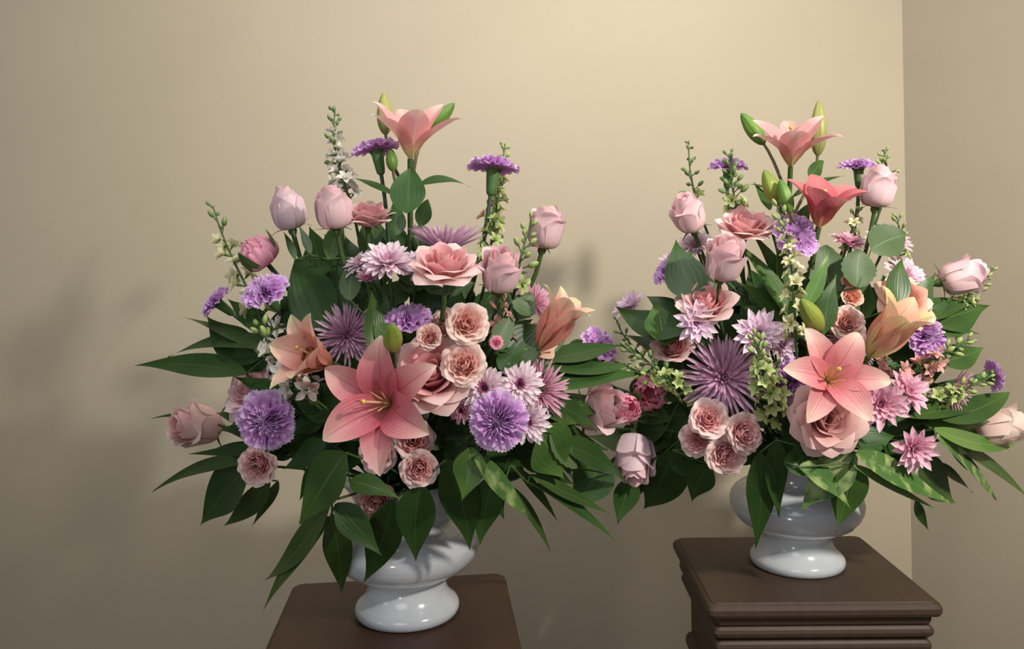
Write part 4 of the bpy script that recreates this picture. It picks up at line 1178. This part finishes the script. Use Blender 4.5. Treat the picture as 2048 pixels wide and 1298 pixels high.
flower(R, 'mum', 1450, 755, 178, (-.10, .20, .97), 0.02, 'mauve', 'large mauve spider chrysanthemum above the cluster of four', 4, 0, 0.95, 'spider')
flower(R, 'mum', 1395, 645, 92, (.02, .12, 1), -0.02, 'lilacmum', 'pale lilac chrysanthemum with pointed petals under the folded pink rose', 0, 0, 1.0, 'pointed')
flower(R, 'mum', 1518, 665, 104, (-.12, .32, .95), 0.0, 'lilacmum', 'lilac chrysanthemum above a lime spike tip at the centre', 1, 0, 1.0, 'pointed')
flower(R, 'mum', 1566, 688, 76, (.30, .10, .9), 0.03, 'lilacmum', 'lilac chrysanthemum partly hidden beside the open pink lily', 2, 0, 1.0, 'pointed')
flower(R, 'mum', 1764, 808, 116, (-.20, .12, 1), -0.02, 'pinkmum', 'pink chrysanthemum right of the large dusty rose', 3, 0, 0.9, 'pointed')
flower(R, 'mum', 1818, 782, 100, (.30, .38, .85), 0.0, 'pinkmum', 'pink chrysanthemum upper right of its twin beside the open lily', 4, 0, 0.95, 'pointed')
flower(R, 'mum', 1832, 898, 102, (.10, -.08, 1), -0.03, 'pinkmum', 'pink chrysanthemum hanging low among mottled leaves', 5, 0, 0.95, 'pointed')
flower(R, 'mum', 1258, 608, 76, (-.45, .60, .3), 0.03, 'lilacmum', 'faded lilac chrysanthemum farthest left of the right arrangement', 6, 0, 1.0, 'pointed')
flower(R, 'mum', 1338, 518, 50, (-.50, .60, .3), 0.04, 'lilacmum', 'small lilac chrysanthemum above the dark lilac carnation', 7, 0, 1.0, 'pointed')
flower(R, 'mum', 1390, 486, 80, (-.30, .62, .5), 0.05, 'palemum', 'pale pink chrysanthemum behind the upper left rosebud stem', 6)
flower(R, 'mum', 1698, 480, 74, (.10, .75, .4), 0.04, 'pinkmum', 'pink chrysanthemum under the deep coral lily at the back', 8, 0, 1.0, 'pointed')
flower(R, 'mum', 1778, 475, 100, (.15, .70, .4), 0.05, 'pinkmum', 'pale pink chrysanthemum behind a serrated rose leaf at upper right', 7)
flower(R, 'mum', 1814, 548, 98, (.25, .45, .7), 0.05, 'palemum', 'pale pink chrysanthemum behind the upright glossy leaf', 8)
flower(R, 'mum', 1692, 678, 74, (-.10, .30, .9), 0.03, 'spiderpink', 'pink spider chrysanthemum just under the round peach spray rose', 5, 0, 0.9, 'spider')
flower(R, 'mum', 1724, 695, 76, (.20, .20, .9), 0.05, 'mauve', 'mauve spider chrysanthemum at the foot of the peach trumpet lily', 6, 0, 0.95, 'spider')
flower(R, 'mum', 1912, 778, 98, (.50, -.15, .6), 0.02, 'spiderpink', 'pink spider chrysanthemum seen sideways at right among lime florets', 7, 0, 0.7, 'spider')

spike(R, [(1394, 405), (1382, 360), (1376, 330), (1378, 282)], 'thin green larkspur spike over the upper left rosebud', 'green', 'green', 13, 0.95, 24, 0.02)
spike(R, [(1472, 425), (1466, 380), (1462, 350), (1458, 308)], 'thick green larkspur spike in front of the top carnation', 'green', 'green', 24, 0.8, 27, -0.01)
spike(R, [(1592, 690), (1585, 580), (1588, 500), (1556, 412)], 'tall larkspur spike with cream florets down the centre of the right arrangement', 'cream', 'lime', 32, 0.25, 29, -0.035)
spike(R, [(1545, 815), (1528, 770), (1520, 730), (1513, 678)], 'bright lime larkspur spike in front of the large spider bloom', 'green', 'lime', 30, 0.35, 30, -0.05)
spike(R, [(1565, 830), (1558, 800), (1552, 770), (1550, 735)], 'shaded green florets between the large spider bloom and the purple carnation', 'green', 'green', 16, 0.2, 32, -0.005)
spike(R, [(1388, 790), (1340, 760), (1290, 720), (1242, 690)], 'arching green budded spike over the dark hot pink peony', 'green', 'green', 26, 0.7, 27, -0.02)
spike(R, [(1380, 770), (1330, 765), (1290, 748), (1252, 738)], 'second arching spike with small green florets, just below the first', 'green', 'lime', 20, 0.5, 26, -0.025)
spike(R, [(1290, 720), (1262, 690), (1240, 668), (1234, 640)], 'fine green bud spray above the small lilac carnation', 'green', 'green', 10, 0.95, 19, 0.01)
spike(R, [(1779, 352), (1774, 335), (1770, 320), (1768, 300)], 'green bud tip showing behind the highest plump rose', 'green', 'lime', 9, 0.9, 22, 0.03)
spike(R, [(1798, 525), (1802, 490), (1800, 460), (1794, 434)], 'green bud spike beside the serrated rose leaf at upper right', 'green', 'lime', 12, 0.7, 22, 0.03)
spike(R, [(1880, 635), (1920, 610), (1955, 590), (1985, 535)], 'lime larkspur spike behind the rose lying on its side', 'green', 'lime', 24, 0.4, 26, 0.02)
spike(R, [(1815, 760), (1850, 730), (1890, 705), (1938, 678)], 'pinkish larkspur spike below the bright lilac carnation', 'pink', 'lime', 26, 0.45, 30, -0.01)
spike(R, [(1852, 810), (1890, 790), (1930, 780), (1985, 752)], 'lime larkspur spike reaching to the profile carnation', 'green', 'lime', 30, 0.45, 27, -0.01)
spike(R, [(1795, 745), (1785, 735), (1778, 728), (1770, 722)], 'small pink florets in shade below the peach trumpet lily', 'pink', 'green', 7, 0.1, 32, 0.01)
spike(R, [(1690, 490), (1706, 460), (1712, 440), (1716, 420)], 'cream florets under the highest plump rose', 'cream', 'lime', 9, 0.3, 24, 0.03)

# ------------------------------------------------------------------ right arrangement: leaves
sprig(R, [(1395, 600, 1352, 478, 84, .0, .01, 'dark', (-.1, .2, 1), 0, 0), (1420, 590, 1378, 498, 50, .02, .02, 'dark', (0, .3, .9), 0, 0), (1440, 620, 1405, 540, 60, .04, .04, 'dark')],
      'large dark upright leaf left of the half-open pink rose')
sprig(R, [(1372, 660, 1232, 613, 72, .0, .0, 'dark', (-.1, .5, .85), -8, 0), (1370, 640, 1292, 592, 50, .03, .03, 'dark', (0, .6, .7), 10, 0), (1325, 690, 1308, 598, 74, -.01, .01, 'green', (.2, .4, .9), 0, 0),
          (1340, 720, 1240, 668, 34, .02, .02, 'dark', (0, .7, .6), 6, 0)],
      'glossy dark leaves pointing left beside the faded lilac bloom')
sprig(R, [(1180, 700, 1120, 712, 40, .02, .01, 'dark', (0, .6, .8), 8, 0), (1210, 720, 1130, 745, 34, .02, .01, 'dark')], 'small leaves behind the small lilac carnation at left')
sprig(R, [(1585, 640, 1478, 488, 44, .01, .02, 'green', (.3, .3, .9), 6, 0), (1590, 630, 1500, 462, 40, .03, .04, 'green', (.2, .3, .9), 4, 0), (1592, 620, 1534, 450, 34, .03, .04, 'green', (.2, .2, .9), 0, 0),
          (1580, 650, 1470, 560, 44, .03, .03, 'green', (.2, .5, .8), 4, 0), (1585, 625, 1554, 470, 30, .04, .04, 'lime', (.2, .2, .9), 0, 0), (1570, 655, 1480, 610, 40, .05, .05, 'green')],
      'fan of narrow streaked palm leaves at the centre')
sprig(R, [(1606, 620, 1658, 500, 32, -.01, .0, 'lime', (-.5, .2, .8), -6, 20), (1648, 668, 1673, 548, 44, -.01, .0, 'green', (-.4, .2, .8), -4, 20)], 'two bright upright blades beside the leaning olive bud')
sprig(R, [(1662, 590, 1650, 490, 86, .03, .03, 'rose', (0, .3, .95), 0, 0, 'rose'), (1610, 600, 1625, 540, 60, .05, .05, 'rose', (0, .3, .9), 0, 0, 'rose'), (1715, 575, 1722, 498, 72, .0, .0, 'rose', (.1, .3, .95), 0, 0, 'rose'), (1742, 500, 1812, 470, 76, .0, .0, 'rose', (.1, .4, .9), 0, 0, 'rose')],
      'dark serrated rose leaves below the highest plump rose')
sprig(R, [(1796, 612, 1806, 512, 50, -.02, -.01, 'green', (.1, .2, 1), 0, 0), (1722, 640, 1730, 540, 40, .03, .03, 'green', (.1, .3, .9), 0, 0), (1770, 600, 1765, 550, 40, .05, .05, 'dark')],
      'upright glossy green leaf in front of the peach rose')
sprig(R, [(1828, 640, 1872, 546, 48, .02, .01, 'green', (-.2, .4, .9), 0, 0), (1848, 640, 1910, 588, 20, .03, .02, 'green', (0, .7, .6), 6, 0), (1850, 640, 1945, 612, 34, .02, .01, 'green', (0, .8, .5), 8, 0),
          (1845, 650, 1978, 612, 88, .02, .0, 'green', (0, .45, .9), -10, 0), (1880, 655, 1958, 668, 22, .01, .0, 'green', (0, .7, .6), 8, 0), (1875, 722, 1968, 694, 56, .02, .01, 'green', (0, .5, .8), 0, 0)],
      'broad light green leaves under the rose lying on its side')
sprig(R, [(1760, 735, 1870, 700, 60, .05, .04, 'dark', (0, .5, .8), 0, 0), (1790, 760, 1900, 730, 56, .06, .05, 'dark'), (1700, 700, 1760, 660, 50, .07, .07, 'dark')], 'dark leaves in shade right of the trumpet lily')
sprig(R, [(1882, 838, 2018, 784, 54, .0, .0, 'green', (-.1, .5, .85), 0, 0, 'broad'), (1820, 835, 1985, 822, 34, -.01, .0, 'green', (0, .6, .8), 8, 0), (1840, 820, 1990, 842, 28, .01, .01, 'green', (0, .6, .8), 8, 0),
          (1850, 850, 1970, 850, 26, .02, .02, 'lime')],
      'long light green leaves fanning right toward the peach rose')
sprig(R, [(1868, 858, 2048, 876, 46, -.03, -.02, 'lime', (0, .6, .8), -16, 0), (1872, 872, 1992, 1000, 58, -.04, -.04, 'mottled', (.2, .6, .8), 30, 20), (1895, 890, 2060, 1000, 44, .0, .0, 'green', (.2, .6, .7), 24, 10),
          (1890, 885, 1975, 965, 22, .0, .0, 'dark')],
      'large mottled leaf curving down at far right')
sprig(R, [(1835, 910, 1912, 1006, 76, .0, .0, 'green', (.1, .3, .95), 0, 0), (1870, 930, 1945, 985, 26, .02, .02, 'dark', (.2, .5, .8), 6, 0), (1850, 960, 1905, 990, 20, .02, .02, 'dark')],
      'broad leaf behind the low pink chrysanthemum')
sprig(R, [(1712, 905, 1905, 1008, 60, -.03, -.03, 'mottled', (.1, .6, .8), 28, 0), (1706, 930, 1868, 1016, 30, -.03, -.02, 'lime', (.1, .7, .7), 12, 0), (1700, 880, 1790, 872, 60, .02, .02, 'dark', (0, .5, .9), 0, 0),
          (1830, 1000, 1858, 1062, 20, .0, 0, 'dark')],
      'glossy mottled leaf sweeping right under the dusty rose')
sprig(R, [(1712, 912, 1602, 1022, 76, -.02, -.03, 'mottled', (-.2, .4, .9), -4, 0), (1702, 925, 1672, 1064, 76, -.025, -.03, 'green', (.1, .25, 1), 8, 0), (1598, 935, 1704, 1022, 50, -.03, -.045, 'mottled', (.2, .6, .8), 24, 20),
          (1568, 925, 1650, 930, 54, -.02, -.02, 'dark', (0, .6, .8), -6, 0), (1690, 960, 1735, 950, 10, -.02, -.02, 'dark')],
      'mottled leaves hanging over the right side of the urn')
sprig(R, [(1520, 905, 1511, 1098, 60, -.01, -.03, 'dark', (-.1, .2, 1), 0, 0), (1552, 880, 1558, 1034, 50, .0, -.02, 'dark', (.1, .2, 1), 0, 0), (1590, 890, 1612, 940, 48, -.01, -.01, 'dark', (0, .5, .9), 0, 0)],
      'two long dark leaves hanging over the left side of the right urn')
sprig(R, [(1345, 900, 1288, 1018, 96, .0, .0, 'dark', (-.1, .3, .95), -8, 0), (1420, 930, 1384, 1004, 56, .01, .0, 'dark', (-.1, .3, .9), 0, 0), (1360, 880, 1420, 960, 90, .03, .03, 'dark', (0, .3, .9), 0, 0), (1300, 930, 1235, 1040, 44, .02, .02, 'dark')],
      'dark leaves hanging under the cluster of four spray roses')
sprig(R, [(1330, 860, 1230, 870, 60, .04, .04, 'dark'), (1340, 840, 1220, 800, 50, .05, .05, 'dark'), (1360, 800, 1330, 740, 70, .05, .05, 'dark', (0, .5, .9), 0, 0), (1370, 740, 1290, 745, 60, .05, .05, 'dark')],
      'shaded leaves round the dark hot pink peony')


sprig(R, [(1335, 890, 1175, 872, 70, .05, .06, 'dark', (0, .5, .85), 6, 0), (1330, 910, 1190, 955, 66, .05, .05, 'dark', (-.1, .4, .9), 4, 0), (1350, 850, 1290, 930, 60, .06, .06, 'dark', (0, .3, .9), 0, 0)],
      'dark leaves behind the nodding pale rose')
sprig(R, [(1700, 870, 1810, 930, 60, .04, .04, 'dark', (.1, .4, .9), 4, 0), (1720, 850, 1840, 850, 60, .05, .05, 'dark', (0, .5, .9), 4, 0), (1600, 880, 1560, 950, 56, .04, .04, 'dark', (0, .3, .9), 0, 0)],
      'dark leaves around the low pink chrysanthemum and dusty rose')


# ------------------------------------------------------------------ greenery deep inside both arrangements
def inner_greenery(side, n, seed, label, group):
    rnd = random.Random(seed)
    A = ARR[side]
    m = A['mouth']
    for i in range(n):
        ang = math.pi * (0.02 + 0.96 * (i + 0.5) / n)
        rad = rnd.uniform(0.35, 0.8)
        x = A['cx'] + math.cos(ang) * A['a'] * rad * 0.8
        y = 900 - math.sin(ang) * 430 * rad
        lv = []
        for k in range(6):
            bx, by = x + rnd.uniform(-45, 45), y + rnd.uniform(-35, 60)
            a2 = ang + rnd.uniform(-0.9, 0.9)
            ln = rnd.uniform(80, 120)
            dd = rnd.uniform(0.07, 0.14)
            lv.append((bx, by, bx + math.cos(a2) * ln, by - math.sin(a2) * ln * 0.8, rnd.uniform(48, 75), dd, dd + rnd.uniform(-.01, .02), 'dark',
                       (rnd.uniform(-.4, .4), rnd.uniform(.1, .6), 0.9), rnd.uniform(-6, 10), rnd.uniform(-20, 20)))
        sprig(side, lv, label, group=group)


def low_greenery(side, n, seed, x0, x1, label, group):
    rnd = random.Random(seed)
    for i in range(n):
        x = x0 + (x1 - x0) * (i + 0.5) / n
        lv = []
        for k in range(5):
            bx, by = x + rnd.uniform(-40, 40), 860 + rnd.uniform(-50, 50)
            a2 = math.pi * rnd.uniform(-0.45, 1.45)
            dd = rnd.uniform(0.05, 0.10)
            lv.append((bx, by, bx + math.cos(a2) * 95, by - math.sin(a2) * 60, rnd.uniform(50, 75), dd, dd, 'dark',
                       (rnd.uniform(-.4, .4), rnd.uniform(.1, .6), 0.9), rnd.uniform(-6, 10), rnd.uniform(-20, 20)))
        sprig(side, lv, label, group=group)


low_greenery(L, 8, 15, 620, 1030, 'dark leafy sprig low over the foam of the left urn', 'low greenery of the left arrangement')
low_greenery(R, 8, 19, 1400, 1850, 'dark leafy sprig low over the foam of the right urn', 'low greenery of the right arrangement')
inner_greenery(L, 16, 5, 'dark leafy sprig deep inside the left arrangement', 'inner greenery of the left arrangement')
inner_greenery(R, 16, 9, 'dark leafy sprig deep inside the right arrangement', 'inner greenery of the right arrangement')
